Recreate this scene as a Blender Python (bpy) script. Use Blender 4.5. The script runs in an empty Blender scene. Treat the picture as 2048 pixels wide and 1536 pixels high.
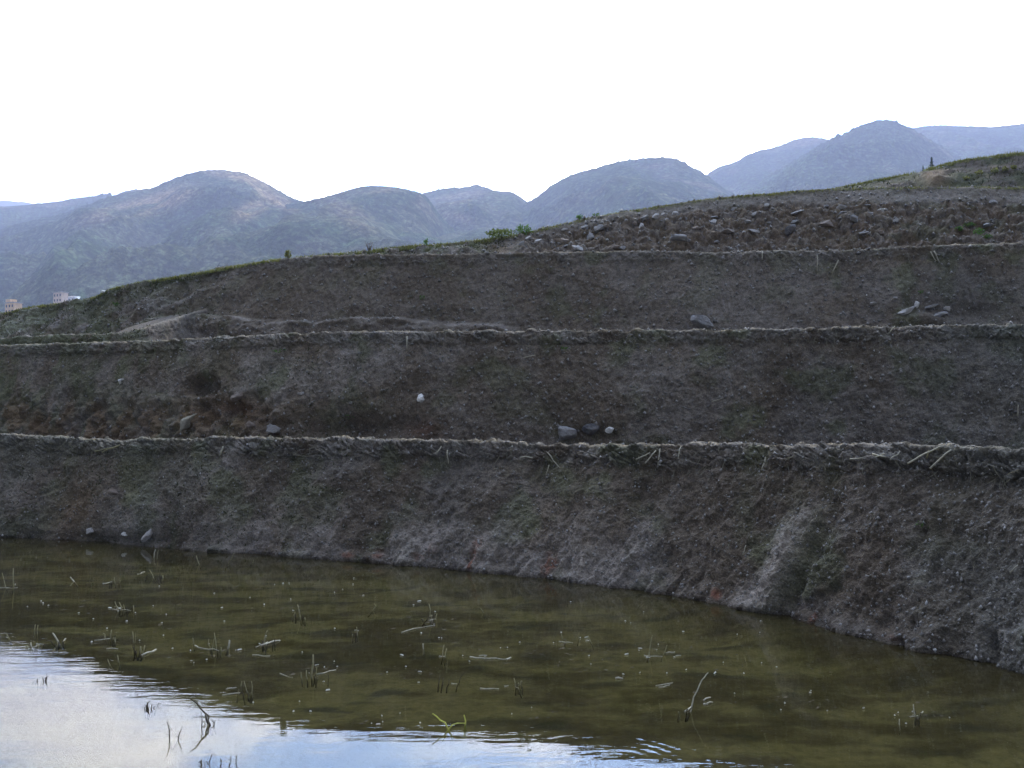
import bpy, math, random
import numpy as np

random.seed(7)
rng = np.random.default_rng(11)
scene = bpy.context.scene
COL = scene.collection
R = math.radians

# ------------------------------------------------------------------ camera
F = 1990.0            # focal length in pixels of a 2048 px wide frame
PITCH = R(2.36)
CAMZ = 1.5
CP, SP = math.cos(PITCH), math.sin(PITCH)
cam_d = bpy.data.cameras.new('camera')
cam = bpy.data.objects.new('camera', cam_d)
COL.objects.link(cam)
cam.location = (0, 0, CAMZ)
cam.rotation_euler = (R(90) + PITCH, 0, 0)
cam_d.sensor_width = 36.0
cam_d.lens = 36.0 * F / 2048.0
cam_d.clip_start = 0.05
cam_d.clip_end = 20000
scene.camera = cam


def at(px, py, Y):
    """point seen at pixel (px, py) whose distance along +Y is Y"""
    px = np.asarray(px, float); py = np.asarray(py, float); Y = np.asarray(Y, float)
    dx = (px - 1024) / F; dy = (768 - py) / F
    fy = CP - dy * SP; fz = SP + dy * CP
    return np.stack([dx / fy * Y, Y + 0 * px, CAMZ + fz / fy * Y], -1)


def water_at(px, py, z=0.0):
    dy = (768 - py) / F
    fy = CP - dy * SP; fz = SP + dy * CP
    return at(px, py, (z - CAMZ) / fz * fy)


def proj(P):
    x, y, z = P[..., 0], P[..., 1], P[..., 2] - CAMZ
    f = y * CP + z * SP
    v = -y * SP + z * CP
    return 1024 + F * x / f, 768 - F * v / f


# ------------------------------------------------------------------ noise
def _hash(ix, iy, iz, seed):
    h = (ix.astype(np.int64) * 374761393 + iy.astype(np.int64) * 668265263 + iz.astype(np.int64) * 2147483647 + seed * 974711) & 0xffffffff
    h = ((h ^ (h >> 13)) * 1274126177) & 0xffffffff
    h = ((h ^ (h >> 16)) * 2246822519) & 0xffffffff
    return (h ^ (h >> 15)) & 0xffffffff


def noise(P, scale=1.0, seed=0):
    """gradient noise, about -1..1"""
    P = np.asarray(P) * scale
    i = np.floor(P).astype(np.int64); f = P - i
    u = f * f * f * (f * (f * 6 - 15) + 10)
    out = 0
    for a in (0, 1):
        for b in (0, 1):
            for c in (0, 1):
                h = _hash(i[..., 0] + a, i[..., 1] + b, i[..., 2] + c, seed)
                gx = (h & 1023) / 511.5 - 1; gy = ((h >> 10) & 1023) / 511.5 - 1; gz = ((h >> 20) & 1023) / 511.5 - 1
                d = gx * (f[..., 0] - a) + gy * (f[..., 1] - b) + gz * (f[..., 2] - c)
                w = (u[..., 0] if a else 1 - u[..., 0]) * (u[..., 1] if b else 1 - u[..., 1]) * (u[..., 2] if c else 1 - u[..., 2])
                out = out + d * w
    return out * 1.5


def fbm(P, scale, octaves, seed=0, gain=0.5):
    s = 0; a = 1.0
    for k in range(octaves):
        s = s + a * noise(P, scale * 2.03 ** k, seed + k * 17)
        a *= gain
    return s


def worley(U, V, seed=0):
    """distance to the nearest and to the second nearest cell point, and a random number per cell"""
    iu = np.floor(U).astype(np.int64); iv = np.floor(V).astype(np.int64)
    d1 = np.full(U.shape, 9.0); d2 = np.full(U.shape, 9.0); idc = np.zeros(U.shape)
    for a in (-1, 0, 1):
        for b in (-1, 0, 1):
            h = _hash(iu + a, iv + b, iu * 0, seed)
            x = iu + a + (h & 1023) / 1023.0; y = iv + b + ((h >> 10) & 1023) / 1023.0
            d = np.hypot(U - x, V - y)
            near = d < d1
            d2 = np.where(near, d1, np.minimum(d2, d))
            idc = np.where(near, ((h >> 20) & 1023) / 1023.0, idc)
            d1 = np.where(near, d, d1)
    return d1, d2, idc


def sstep(a, b, x):
    t = np.clip((x - a) / (b - a), 0, 1)
    return t * t * (3 - 2 * t)


def mix(a, b, t):
    return a + (b - a) * t[..., None]


# ------------------------------------------------------------------ object helpers
def tag(o, label=None, cat=None, group=None, kind=None):
    if label: o['label'] = label
    if cat: o['category'] = cat
    if group: o['group'] = group
    if kind: o['kind'] = kind
    return o


def mesh_obj(name, verts, faces, mat, parent=None, col=None, smooth=True):
    verts = np.asarray(verts, np.float32).reshape(-1, 3)
    me = bpy.data.meshes.new(name)
    if isinstance(faces, np.ndarray):
        n, k = faces.shape
        me.vertices.add(len(verts)); me.vertices.foreach_set('co', verts.ravel())
        me.loops.add(n * k); me.loops.foreach_set('vertex_index', faces.astype(np.int32).ravel())
        me.polygons.add(n)
        me.polygons.foreach_set('loop_start', np.arange(0, n * k, k, dtype=np.int32))
        me.polygons.foreach_set('loop_total', np.full(n, k, np.int32))
        me.update(calc_edges=True)
    else:
        me.from_pydata([tuple(v) for v in verts], [], faces)
    if smooth:
        me.polygons.foreach_set('use_smooth', np.ones(len(me.polygons), bool))
    if col is not None:
        a = me.color_attributes.new('tint', 'FLOAT_COLOR', 'POINT')
        c = np.ones((len(verts), 4), np.float32); c[:, :3] = np.asarray(col).reshape(-1, 3)
        a.data.foreach_set('color', c.ravel())
    me.materials.append(mat)
    o = bpy.data.objects.new(name, me)
    COL.objects.link(o)
    if parent: o.parent = parent
    return o


def grid_faces(nr, nc):
    i = np.arange(nr * nc).reshape(nr, nc)
    return np.stack([i[:-1, :-1], i[:-1, 1:], i[1:, 1:], i[1:, :-1]], -1).reshape(-1, 4)


def empty(name, loc, label=None, cat=None, group=None):
    o = bpy.data.objects.new(name, None)
    COL.objects.link(o)
    o.location = loc
    o.empty_display_size = 0.1
    return tag(o, label, cat, group)


# ------------------------------------------------------------------ materials
def new_mat(name):
    m = bpy.data.materials.new(name); m.use_nodes = True
    nt = m.node_tree; nt.nodes.clear()
    out = nt.nodes.new('ShaderNodeOutputMaterial')
    return m, nt, out


def N(nt, typ, **kw):
    n = nt.nodes.new(typ)
    for k, v in kw.items():
        if k.startswith('i_'):
            n.inputs[k[2:].replace('_', ' ')].default_value = v
        else:
            setattr(n, k, v)
    return n


def mathn(nt, op, a, b=None):
    n = nt.nodes.new('ShaderNodeMath'); n.operation = op
    for i, x in enumerate((a, b)):
        if x is None: continue
        if isinstance(x, (int, float)): n.inputs[i].default_value = x
        else: nt.links.new(x, n.inputs[i])
    return n.outputs[0]


def ramp(nt, fac, stops):
    n = nt.nodes.new('ShaderNodeValToRGB')
    e = n.color_ramp.elements
    while len(e) < len(stops): e.new(0.5)
    for k, (p, c) in enumerate(stops):
        e[k].position = p
        e[k].color = (c, c, c, 1) if isinstance(c, (int, float)) else (*c, 1)
    nt.links.new(fac, n.inputs[0])
    return n.outputs[0]


def mixc(nt, fac, a, b, blend='MIX'):
    n = nt.nodes.new('ShaderNodeMix'); n.data_type = 'RGBA'; n.blend_type = blend
    for sock, x in ((n.inputs[0], fac), (n.inputs[6], a), (n.inputs[7], b)):
        if isinstance(x, (int, float)): sock.default_value = x
        elif isinstance(x, tuple): sock.default_value = (*x, 1)
        else: nt.links.new(x, sock)
    return n.outputs[2]


def principled(nt, out, color, rough=0.9, spec=0.2, normal=None):
    b = nt.nodes.new('ShaderNodeBsdfPrincipled')
    if isinstance(color, tuple): b.inputs['Base Color'].default_value = (*color, 1)
    else: nt.links.new(color, b.inputs['Base Color'])
    b.inputs['Roughness'].default_value = rough
    b.inputs['Specular IOR Level'].default_value = spec
    if normal is not None: nt.links.new(normal, b.inputs['Normal'])
    nt.links.new(b.outputs[0], out.inputs[0])
    return b


def texnoise(nt, scale, detail=4, rough=0.6, vec=None):
    n = N(nt, 'ShaderNodeTexNoise', i_Scale=scale, i_Detail=detail, i_Roughness=rough)
    if vec is not None: nt.links.new(vec, n.inputs['Vector'])
    return n.outputs[0]


def bump(nt, h, dist, strength=1.0):
    b = N(nt, 'ShaderNodeBump', i_Strength=strength, i_Distance=dist)
    nt.links.new(h, b.inputs['Height'])
    return b.outputs[0]


def earth_material(name, k=1.0):
    """soil whose large colour patches come from the mesh and whose grain is procedural"""
    m, nt, out = new_mat(name)
    geo = nt.nodes.new('ShaderNodeNewGeometry').outputs['Position']
    a = N(nt, 'ShaderNodeAttribute', attribute_name='tint')
    fine = texnoise(nt, 55 * k, 5, 0.7, geo)
    mid = texnoise(nt, 11 * k, 4, 0.65, geo)
    v = ramp(nt, fine, [(0.25, 0.42), (0.5, 0.92), (0.72, 1.62)])
    c = mixc(nt, 1.0, mixc(nt, 1.0, a.outputs['Color'], (0.92, 0.83, 0.72), 'MULTIPLY'), v, 'MULTIPLY')
    v2 = ramp(nt, mid, [(0.3, 0.7), (0.7, 1.3)])
    c = mixc(nt, 1.0, c, v2, 'MULTIPLY')
    vo = N(nt, 'ShaderNodeTexVoronoi', i_Scale=26 * k); nt.links.new(geo, vo.inputs['Vector'])
    sp = ramp(nt, vo.outputs['Distance'], [(0.10, 1.0), (0.22, 0.0)])
    gate = ramp(nt, texnoise(nt, 19 * k, 2, 0.5, geo), [(0.56, 0.0), (0.64, 0.45)])
    c = mixc(nt, mathn(nt, 'MULTIPLY', sp, gate), c, (0.26, 0.26, 0.25))
    h = mathn(nt, 'ADD', mathn(nt, 'MULTIPLY', texnoise(nt, 90 * k, 4, 0.7, geo), 0.5), texnoise(nt, 30 * k, 4, 0.7, geo))
    principled(nt, out, c, 0.95, 0.12, bump(nt, h, 0.034 / k, 1.0))
    return m


EARTH = earth_material('terrace_soil')
EARTH_FAR = earth_material('hill_soil', 0.6)


def stone_material(name, base, var=0.35, scale=9, dirt=True):
    m, nt, out = new_mat(name)
    tc = nt.nodes.new('ShaderNodeTexCoord').outputs['Object']
    n1 = texnoise(nt, scale, 6, 0.65, tc)
    n2 = texnoise(nt, scale * 6, 4, 0.7, tc)
    lo = tuple(x * (1 - var) for x in base); hi = tuple(min(1, x * (1 + var)) for x in base)
    c = ramp(nt, n1, [(0.3, lo), (0.55, base), (0.75, hi)])
    c = mixc(nt, 1.0, c, ramp(nt, n2, [(0.3, 0.7), (0.7, 1.25)]), 'MULTIPLY')
    if dirt:
        n3 = texnoise(nt, scale * 0.7, 5, 0.65, tc)
        c = mixc(nt, ramp(nt, n3, [(0.45, 0.0), (0.62, 0.55)]), c, (0.16, 0.14, 0.12))
    principled(nt, out, c, 0.9, 0.15, bump(nt, n2, 0.02, 0.9))
    return m


STONE = {
    'white': stone_material('white_stone', (0.58, 0.565, 0.53), 0.2, dirt=False),
    'pale': stone_material('pale_stone', (0.40, 0.385, 0.365), 0.35),
    'grey': stone_material('grey_stone', (0.26, 0.255, 0.25), 0.4),
    'brown': stone_material('brown_stone', (0.19, 0.15, 0.12), 0.35),
    'dark': stone_material('dark_stone', (0.10, 0.10, 0.105), 0.4),
    'olive': stone_material('tan_stone', (0.30, 0.28, 0.21), 0.3),
}


def leaf_material(name, c1, c2, trans=0.35):
    m, nt, out = new_mat(name)
    geo = nt.nodes.new('ShaderNodeNewGeometry').outputs['Position']
    oi = texnoise(nt, 9, 3, 0.6, geo)
    c = ramp(nt, oi, [(0.35, c1), (0.65, c2)])
    d = nt.nodes.new('ShaderNodeBsdfDiffuse'); t = nt.nodes.new('ShaderNodeBsdfTranslucent')
    nt.links.new(c, d.inputs[0]); nt.links.new(c, t.inputs[0])
    mx = nt.nodes.new('ShaderNodeMixShader'); mx.inputs[0].default_value = trans
    nt.links.new(d.outputs[0], mx.inputs[1]); nt.links.new(t.outputs[0], mx.inputs[2])
    nt.links.new(mx.outputs[0], out.inputs[0])
    return m


GREEN = leaf_material('weed_leaf', (0.05, 0.11, 0.03), (0.11, 0.18, 0.045))
YELLOW = leaf_material('dry_grass_leaf', (0.11, 0.125, 0.035), (0.19, 0.185, 0.065))
WEEDY = leaf_material('weedy_leaf', (0.04, 0.05, 0.023), (0.07, 0.075, 0.038), 0.12)
LEAFY = leaf_material('shrub_leaf', (0.065, 0.095, 0.028), (0.13, 0.15, 0.05), 0.4)
CONIFER = leaf_material('conifer_needles', (0.035, 0.055, 0.03), (0.05, 0.075, 0.04), 0.15)
TWIG = stone_material('twig_bark', (0.10, 0.075, 0.05), 0.3, 30, False)


def straw_material(name, base):
    m, nt, out = new_mat(name)
    tc = nt.nodes.new('ShaderNodeTexCoord').outputs['Object']
    n1 = texnoise(nt, 60, 4, 0.6, tc)
    c = ramp(nt, n1, [(0.3, tuple(x * 0.6 for x in base)), (0.65, base)])
    d = nt.nodes.new('ShaderNodeBsdfDiffuse'); t = nt.nodes.new('ShaderNodeBsdfTranslucent')
    nt.links.new(c, d.inputs[0]); nt.links.new(c, t.inputs[0])
    mx = nt.nodes.new('ShaderNodeMixShader'); mx.inputs[0].default_value = 0.2
    nt.links.new(d.outputs[0], mx.inputs[1]); nt.links.new(t.outputs[0], mx.inputs[2])
    nt.links.new(mx.outputs[0], out.inputs[0])
    return m


STRAW = straw_material('pale_straw', (0.40, 0.37, 0.28))
STUB = straw_material('stubble_straw', (0.26, 0.235, 0.14))
STUBD = straw_material('rotten_straw', (0.10, 0.085, 0.06))
ROOT = straw_material('root_fibre', (0.19, 0.175, 0.13))
STUBG = straw_material('green_straw', (0.42, 0.42, 0.11))

# ------------------------------------------------------------------ terrace banks
BANKS = {}


def interp(px, pts, sm=30.0):
    pts = sorted(pts)
    xs = np.array([p[0] for p in pts], float); ys = np.array([p[1] for p in pts], float)
    fine = np.arange(xs[0] - 200, xs[-1] + 201, 4.0)
    v = np.interp(fine, xs, ys)
    if sm > 0:
        k = np.exp(-0.5 * (np.arange(-60, 61) * 4.0 / sm) ** 2); k /= k.sum()
        v = np.convolve(np.pad(v, 60, mode='edge'), k, mode='valid')
    return np.interp(px, fine, v)


def smooth_normals(P):
    du = np.gradient(P, axis=1); dv = np.gradient(P, axis=0)
    n = np.cross(du, dv)
    n /= np.linalg.norm(n, axis=-1, keepdims=True) + 1e-9
    return n


def feature(PX, PY, cx, cy, rx, ry, rot=0.0):
    c, s = math.cos(R(rot)), math.sin(R(rot))
    x = (PX - cx); y = (PY - cy)
    return np.exp(-(((x * c + y * s) / rx) ** 2 + ((-x * s + y * c) / ry) ** 2))


C_BROWN = np.array([0.136, 0.121, 0.104]); C_GREY = np.array([0.185, 0.178, 0.172]); C_PALE = np.array([0.30, 0.29, 0.285])
C_MOSS = np.array([0.115, 0.135, 0.085]); C_OCHRE = np.array([0.175, 0.135, 0.095]); C_RED = np.array([0.21, 0.095, 0.065])
C_DRY = np.array([0.235, 0.21, 0.16]); C_DARK = np.array([0.085, 0.075, 0.065]); C_BLUE = np.array([0.155, 0.165, 0.165])


def bank(key, pxs, base, crest, rows, bund_h=0.16, lip=0.06, lip_frac=0.13, tread=6.0, tread_z=None, amp=1.0, clod=1.0,
         shape=1.15, colour=None, relief=None, seed=0, mat=None, back=0.35, top_dry=1.0, below=0.35, foot=0.1, name='terrace_terrain'):
    """one terrace: a rough earth face, the bund of clods along its top edge and the tread behind it"""
    nc = len(pxs)
    B, C = base, crest
    T = np.gradient(C, axis=0); T[:, 2] = 0
    k = np.ones(61) / 61
    for i in (0, 1): T[:, i] = np.convolve(np.pad(T[:, i], 30, mode='edge'), k, mode='valid')
    T /= np.linalg.norm(T, axis=1, keepdims=True)
    OUT = np.stack([T[:, 1], -T[:, 0], 0 * T[:, 0]], -1)
    OUT[OUT[:, 1] > 0] *= -1
    UP = np.array([0, 0, 1.0])
    nf, nb, nt_ = rows
    prof = []          # rows of (N,3), bottom to back
    vv = []            # row parameter: <0 below ground, 0..1 face, 1..2 bund top, >2 tread
    for q in np.linspace(0.9, 0, 4)[:-1]:
        prof.append(B - UP * below * q + OUT * foot * q); vv.append(-q)
    for t in np.linspace(0, 1, nf):
        p = B + (C - B) * np.array([1, 1, 0]) * (t ** shape) + (C - B) * np.array([0, 0, 1]) * (t * 0.985)
        li = sstep(1 - lip_frac * 1.25, 1 - lip_frac * 0.8, np.array(t)) * (1 - 0.85 * sstep(0.93, 1.0, np.array(t)))
        p = p + OUT * lip * li * (0.6 + 0.9 * np.clip(0.5 + noise(np.stack([C[:, 0] + C[:, 1], 0 * C[:, 0], 0 * C[:, 0]], -1), 1.3, seed + 80), 0, 1))[:, None]
        prof.append(p); vv.append(t)
    for t in np.linspace(0, 1, nb + 1)[1:]:
        a = t * math.pi
        p = C - OUT * (back * t) + UP * (0.02 * math.sin(min(a, math.pi / 2) ) - 0.02 + 0.012 - (bund_h + 0.01) * sstep(0.12, 0.9, np.array(t)))
        prof.append(p); vv.append(1 + t)
    for t in np.linspace(0, 1, nt_ + 1)[1:]:
        p = C - OUT * (back + tread * t) + UP * (-bund_h)
        prof.append(p); vv.append(2 + t)
    P = np.stack(prof, 0)
    V = np.repeat(np.array(vv)[:, None], nc, 1)
    NRM = smooth_normals(P)
    PX, PY = proj(P)
    face = sstep(-0.3, 0.05, V) * (1 - sstep(0.98, 1.02, V))
    lf = lip_frac * (1 + 0.55 * fbm(np.stack([P[..., 0] + P[..., 1], 0 * V, 0 * V], -1), 0.9, 3, seed + 81))
    lipm = sstep(1 - lf * 1.35, 1 - lf * 0.75, V) * (1 - sstep(1.25, 1.6, V))
    arc = np.concatenate([[0], np.cumsum(np.linalg.norm(np.diff(C[:, :2], axis=0), axis=1))])
    S = np.repeat(arc[None, :], P.shape[0], 0)
    D = amp * (0.075 * fbm(P, 0.8, 3, seed) + 0.030 * fbm(P, 4.0, 3, seed + 5, 0.6) + 0.016 * fbm(P, 15, 3, seed + 9, 0.7)) * (face * 0.85 + 0.15)
    D *= 1 - 0.55 * sstep(0.98, 1.1, V) * (V < 9)
    # crumbs sticking out of the face
    cr = np.clip(noise(P, 22, seed + 30) - 0.28, 0, 1)
    D += amp * 0.03 * cr * face
    # slanting clods of the bund
    u = S * 6.5; z = (P[..., 2] - C[None, :, 2])
    wob = 1.1 * fbm(P, 1.7, 3, seed + 60); wob2 = 0.9 * fbm(P, 2.6, 3, seed + 62)
    d1, d2, idc = worley(u * (1.0) + z * 5.5 + wob, z * 12 + S * 0.5 + wob2, seed)
    cl = (sstep(0.02, 0.22, d2 - d1) * (0.35 + 1.1 * idc) - 0.45)
    d3, d4, idd = worley(u * 2.4 + z * 10 + wob * 2, z * 26 + wob2 * 2, seed + 3)
    cl2 = sstep(0.02, 0.3, d4 - d3) * idd - 0.3
    D += clod * lipm * (0.040 * cl + 0.026 * cl2 + 0.022 * noise(P, 28, seed + 61) + 0.03 * noise(P, 7, seed + 63)) * (1 - 0.5 * sstep(0.97, 1.03, V))
    ctop = 0.022 * clod * fbm(np.stack([S, S * 0, V * 0], -1), 1.6, 3, seed + 40) * sstep(0.9, 1.0, V) * (1 - sstep(1.5, 2.0, V)) + 0.016 * clod * fbm(P, 7, 2, seed + 41) * sstep(0.93, 1.0, V) * (1 - sstep(1.3, 1.8, V))
    ctop -= clod * 0.06 * sstep(0.3, 0.65, noise(np.stack([S, 0 * S, 0 * S], -1), 1.1, seed + 43)) * sstep(0.93, 1.0, V) * (1 - sstep(1.4, 1.9, V))
    PD = P.copy()
    col = mix(C_BROWN[None, None] + 0 * P, C_GREY + 0 * P, sstep(-0.35, 0.45, fbm(P, 0.9, 4, seed + 70)))
    col = mix(col, C_BLUE + 0 * P, 0.5 * lipm * sstep(-0.4, 0.4, fbm(P, 3, 3, seed + 71)))
    col = mix(col, C_MOSS + 0 * P, 0.6 * sstep(0.05, 0.55, fbm(P, 1.6, 4, seed + 72)))
    col = col * (1 + 0.28 * fbm(P, 0.55, 3, seed + 78) * face)[..., None] * (1 + 0.22 * fbm(P * np.array([1, 1, 0.45]), 3.2, 3, seed + 79) * face)[..., None]
    if relief is not None: D = D + relief(PX, PY, P, V, face)
    PD = P + NRM * D[..., None]
    PD[..., 2] += ctop
    top = sstep(0.995, 1.05, V + 0.02 * fbm(P, 3, 2, seed + 75)) * (V < 2.05)
    col = mix(col, C_DRY + 0 * P, top_dry * top * (0.25 + 0.75 * sstep(-0.35, 0.4, fbm(P, 3.5, 4, seed + 76))))
    col = mix(col, mix(np.array([0.06, 0.052, 0.038]) + 0 * P, np.array([0.11, 0.095, 0.07]) + 0 * P, sstep(-0.4, 0.4, fbm(P, 1.2, 4, seed + 77))), sstep(1.6, 2.0, V))
    if colour is not None: col = colour(col, PX, PY, P, V, face, seed)
    o = mesh_obj(name, PD, grid_faces(*PD.shape[:2]), mat or EARTH, None, col)
    tag(o, kind='structure')
    m = (V > -0.2) & (V < 1.3)
    BANKS[key] = (PD[m], *proj(PD[m]), NRM[m])
    return o, PD, C


def on_bank(key, px, py):
    P, PX, PY, NR = BANKS[key]
    i = np.argmin((PX - px) ** 2 + (PY - py) ** 2 + P[:, 1] * 0.3)
    return P[i], NR[i]


# ---- first bank: rises out of the paddy
px1 = np.concatenate([np.arange(-420, 2100, 1.35), np.arange(2100, 5200, 5.0)])
wl = [(0, 1075), (200, 1086), (400, 1101), (560, 1112), (700, 1121), (900, 1137), (1100, 1157), (1300, 1184), (1400, 1199), (1500, 1222),
      (1600, 1240), (1700, 1268), (1850, 1305), (1960, 1325), (2048, 1352)]
bd = [(p, float(water_at(p, y)[1])) for p, y in wl]
bd = [(-600, 16.5), (-250, 14.9)] + bd + [(2300, 5.2), (2700, 4.6), (3500, 4.1), (5200, 3.7)]
d_b1 = interp(px1, bd, 45)
dxs = (px1 - 1024) / F
B1 = np.stack([dxs / CP * d_b1, d_b1, 0 * d_b1], -1)
Bz = at(px1, np.full_like(px1, 1150), d_b1); B1[:, 0] = (px1 - 1024) / F * d_b1 * 1.01
cy1 = interp(px1, [(-500, 868), (0, 869), (100, 875), (215, 880), (245, 884), (275, 878), (450, 876), (700, 877), (900, 881), (1030, 883), (1110, 890), (1250, 890), (1400, 888),
                   (1650, 888), (1800, 889), (1930, 896), (2048, 899), (2300, 910), (2700, 925)], 14)
C1 = at(px1, cy1, d_b1 + interp(px1, [(-500, 0.75), (400, 0.72), (1000, 0.68), (1500, 0.62), (2100, 0.55), (2700, 0.5)]))
B1[:, 0] = C1[:, 0] - (C1[:, 1] - B1[:, 1]) * (px1 - 1024) / F * 1.0


def relief1(PX, PY, P, V, face):
    sl = (PX + (PY - 1100) * 0.5)
    low = sstep(0.5, 0.1, V) * sstep(350, 600, PX) * (1 - sstep(1350, 1700, PX))
    r = 0.05 * low * noise(np.stack([sl / 26, PY / 130, 0 * PX], -1), 1, 5)
    r += 0.03 * low * noise(np.stack([sl / 11, PY / 45, 0 * PX], -1), 1, 6)
    # general slanting hoe marks
    wx = 60 * fbm(P, 1.2, 3, 95); wy = 40 * fbm(P, 1.5, 3, 96)
    r += 0.045 * face * noise(np.stack([(PX + (PY - 1100) * 0.45 + wx) / 55, (PY + wy) / 120, 0 * PX], -1), 1, 8)
    r += 0.022 * face * noise(np.stack([(PX + (PY - 1100) * 0.45 + wx) / 20, (PY + wy) / 45, 0 * PX], -1), 1, 9)
    r += 0.05 * face * np.clip(fbm(P, 2.4, 3, 97) - 0.25, 0, 1)
    # slip scar on the right
    r += 0.10 * feature(PX, PY, 1560, 1130, 105, 26, -62) * face
    r -= 0.09 * feature(PX, PY, 1625, 1120, 110, 14, -62) * face
    r -= 0.07 * feature(PX, PY, 1975, 1290, 10, 40) + 0.05 * feature(PX, PY, 1950, 960, 40, 20)
    # undercut near the water on the left
    r -= 0.16 * feature(PX, PY, 190, 1082, 160, 16) * face
    r += 0.05 * feature(PX, PY, 1840, 1275, 60, 40)
    # toe of soil in the water
    r += 0.08 * sstep(0.08, 0.0, V) * (0.5 + fbm(P, 2.2, 2, 91))
    return r


def colour1(col, PX, PY, P, V, face, seed):
    n = fbm(P, 1.3, 4, 301)
    left = sstep(700, 200, PX)
    col = mix(col, np.array([0.125, 0.135, 0.12]) + 0 * P, 0.6 * left * sstep(-0.4, 0.3, n))
    right = sstep(1750, 2000, PX)
    col = mix(col, np.array([0.115, 0.125, 0.12]) + 0 * P, 0.6 * right)
    pale = sstep(0.62, 0.12, V) * sstep(330, 520, PX) * sstep(1500, 1150, PX) * sstep(-0.5, 0.35, fbm(P, 2.1, 4, 302)) * face
    col = mix(col, C_PALE + 0 * P, 0.75 * pale)
    br = sstep(0.35, 0.7, V) * sstep(0.9, 0.75, V) * sstep(1300, 1450, PX)
    col = mix(col, C_BROWN * 0.92 + 0 * P, 0.6 * br)
    sc = np.maximum(feature(PX, PY, 1560, 1125, 110, 30, -62), feature(PX, PY, 1515, 1195, 45, 30))
    col = mix(col, C_PALE * np.array([1.02, 1.0, 0.98]) + 0 * P, 0.85 * np.clip(sc * 1.3 - 0.1, 0, 1))
    col = mix(col, C_OCHRE * 0.9 + 0 * P, 0.8 * feature(PX, PY, 150, 1010, 90, 45, -60) + 0.0 * n)
    for cx, cy, rx, ry, k in ((955, 1105, 9, 26, 1), (948, 1132, 6, 10, 1), (1097, 1128, 14, 26, 1), (700, 1112, 14, 7, 0.9), (762, 1110, 8, 9, 0.9), (836, 1115, 12, 8, 0.6),
                              (1432, 1190, 9, 14, 1.0), (1625, 1235, 6, 12, .8), (1780, 1275, 14, 7, .6), (865, 1100, 10, 12, .35), (1075, 1165, 16, 6, .4)):
        f_ = np.clip(feature(PX, PY, cx, cy, rx, ry, 15) * 1.5 * (0.75 + 1.1 * noise(P, 16, 44)) - 0.15, 0, 1) * k * 0.75
        col = mix(col, C_RED + 0 * P, f_)
    damp = sstep(0.05, 0.0, V + 0.03 * fbm(P, 5, 2, 98)) * (V < 0.3)
    col = col * (1 - 0.4 * damp)[..., None]
    wet = sstep(0.02, -0.12, V) * (V < 0.2)
    return mix(col, np.array([0.10, 0.088, 0.048]) + 0 * P, 0.9 * wet)


bank('b1', px1, B1, C1, (190, 34, 12), bund_h=0.2, lip=0.022, lip_frac=0.13, tread=10.0, amp=1.0, clod=1.0, relief=relief1, colour=colour1, seed=1)

# ---- second bank
px2 = np.concatenate([np.arange(-700, -60, 4.0), np.arange(-60, 2110, 1.5), np.arange(2110, 3900, 6.0)])
cy2 = interp(px2, [(-500, 694), (0, 691), (100, 688), (230, 684), (400, 677), (560, 668), (650, 664), (900, 662), (1400, 660), (1700, 655), (2048, 648), (2300, 645), (2700, 640)], 20)
d_c2 = interp(px2, [(-600, 29), (-200, 25), (0, 21.8), (200, 18.9), (400, 16.6), (700, 15.1), (1400, 13.9), (2048, 13.1), (2700, 12.5)], 80)
C2 = at(px2, cy2, d_c2)
off2 = interp(px2, [(-600, 1.1), (500, 1.0), (900, 0.75), (1500, 0.6), (2700, 0.6)], 60)
B2 = C2.copy(); B2[:, 1] -= off2; B2[:, 0] -= off2 * (px2 - 1024) / F; B2[:, 2] = 1.02


def relief2(PX, PY, P, V, face):
    sl = sstep(690, 520, PX) * sstep(0.62, 0.4, V)
    r = sl * (0.14 * fbm(P, 1.7, 4, 120, 0.6) + 0.06 * noise(P, 6, 121))
    r -= 0.22 * np.clip(feature(PX, PY, 400, 772, 34, 19) * (1.2 + 0.9 * fbm(P, 3, 3, 122)) * 1.6 - 0.3, 0, 1) * face                       # the dark hollow
    r -= 0.12 * feature(PX, PY, 450, 820, 60, 24) * face
    r += 0.12 * feature(PX, PY, 480, 795, 40, 16) * face
    r -= 0.22 * feature(PX, PY, 700, 850, 110, 26) * face
    r += 0.10 * feature(PX, PY, 560, 835, 50, 30) * face
    r -= 0.12 * feature(PX, PY, 1185, 872, 60, 20) * face
    ft = sstep(0.25, 0.0, V) * sstep(1450, 1750, PX)
    r -= 0.10 * ft * np.clip(noise(np.stack([PX / 26, PY / 60, 0 * PX], -1), 1, 55), 0, 1)
    r += 0.02 * face * noise(np.stack([(PX - PY * .3) / 9, PY / 30, 0 * PX], -1), 1, 56)
    return r


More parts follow.
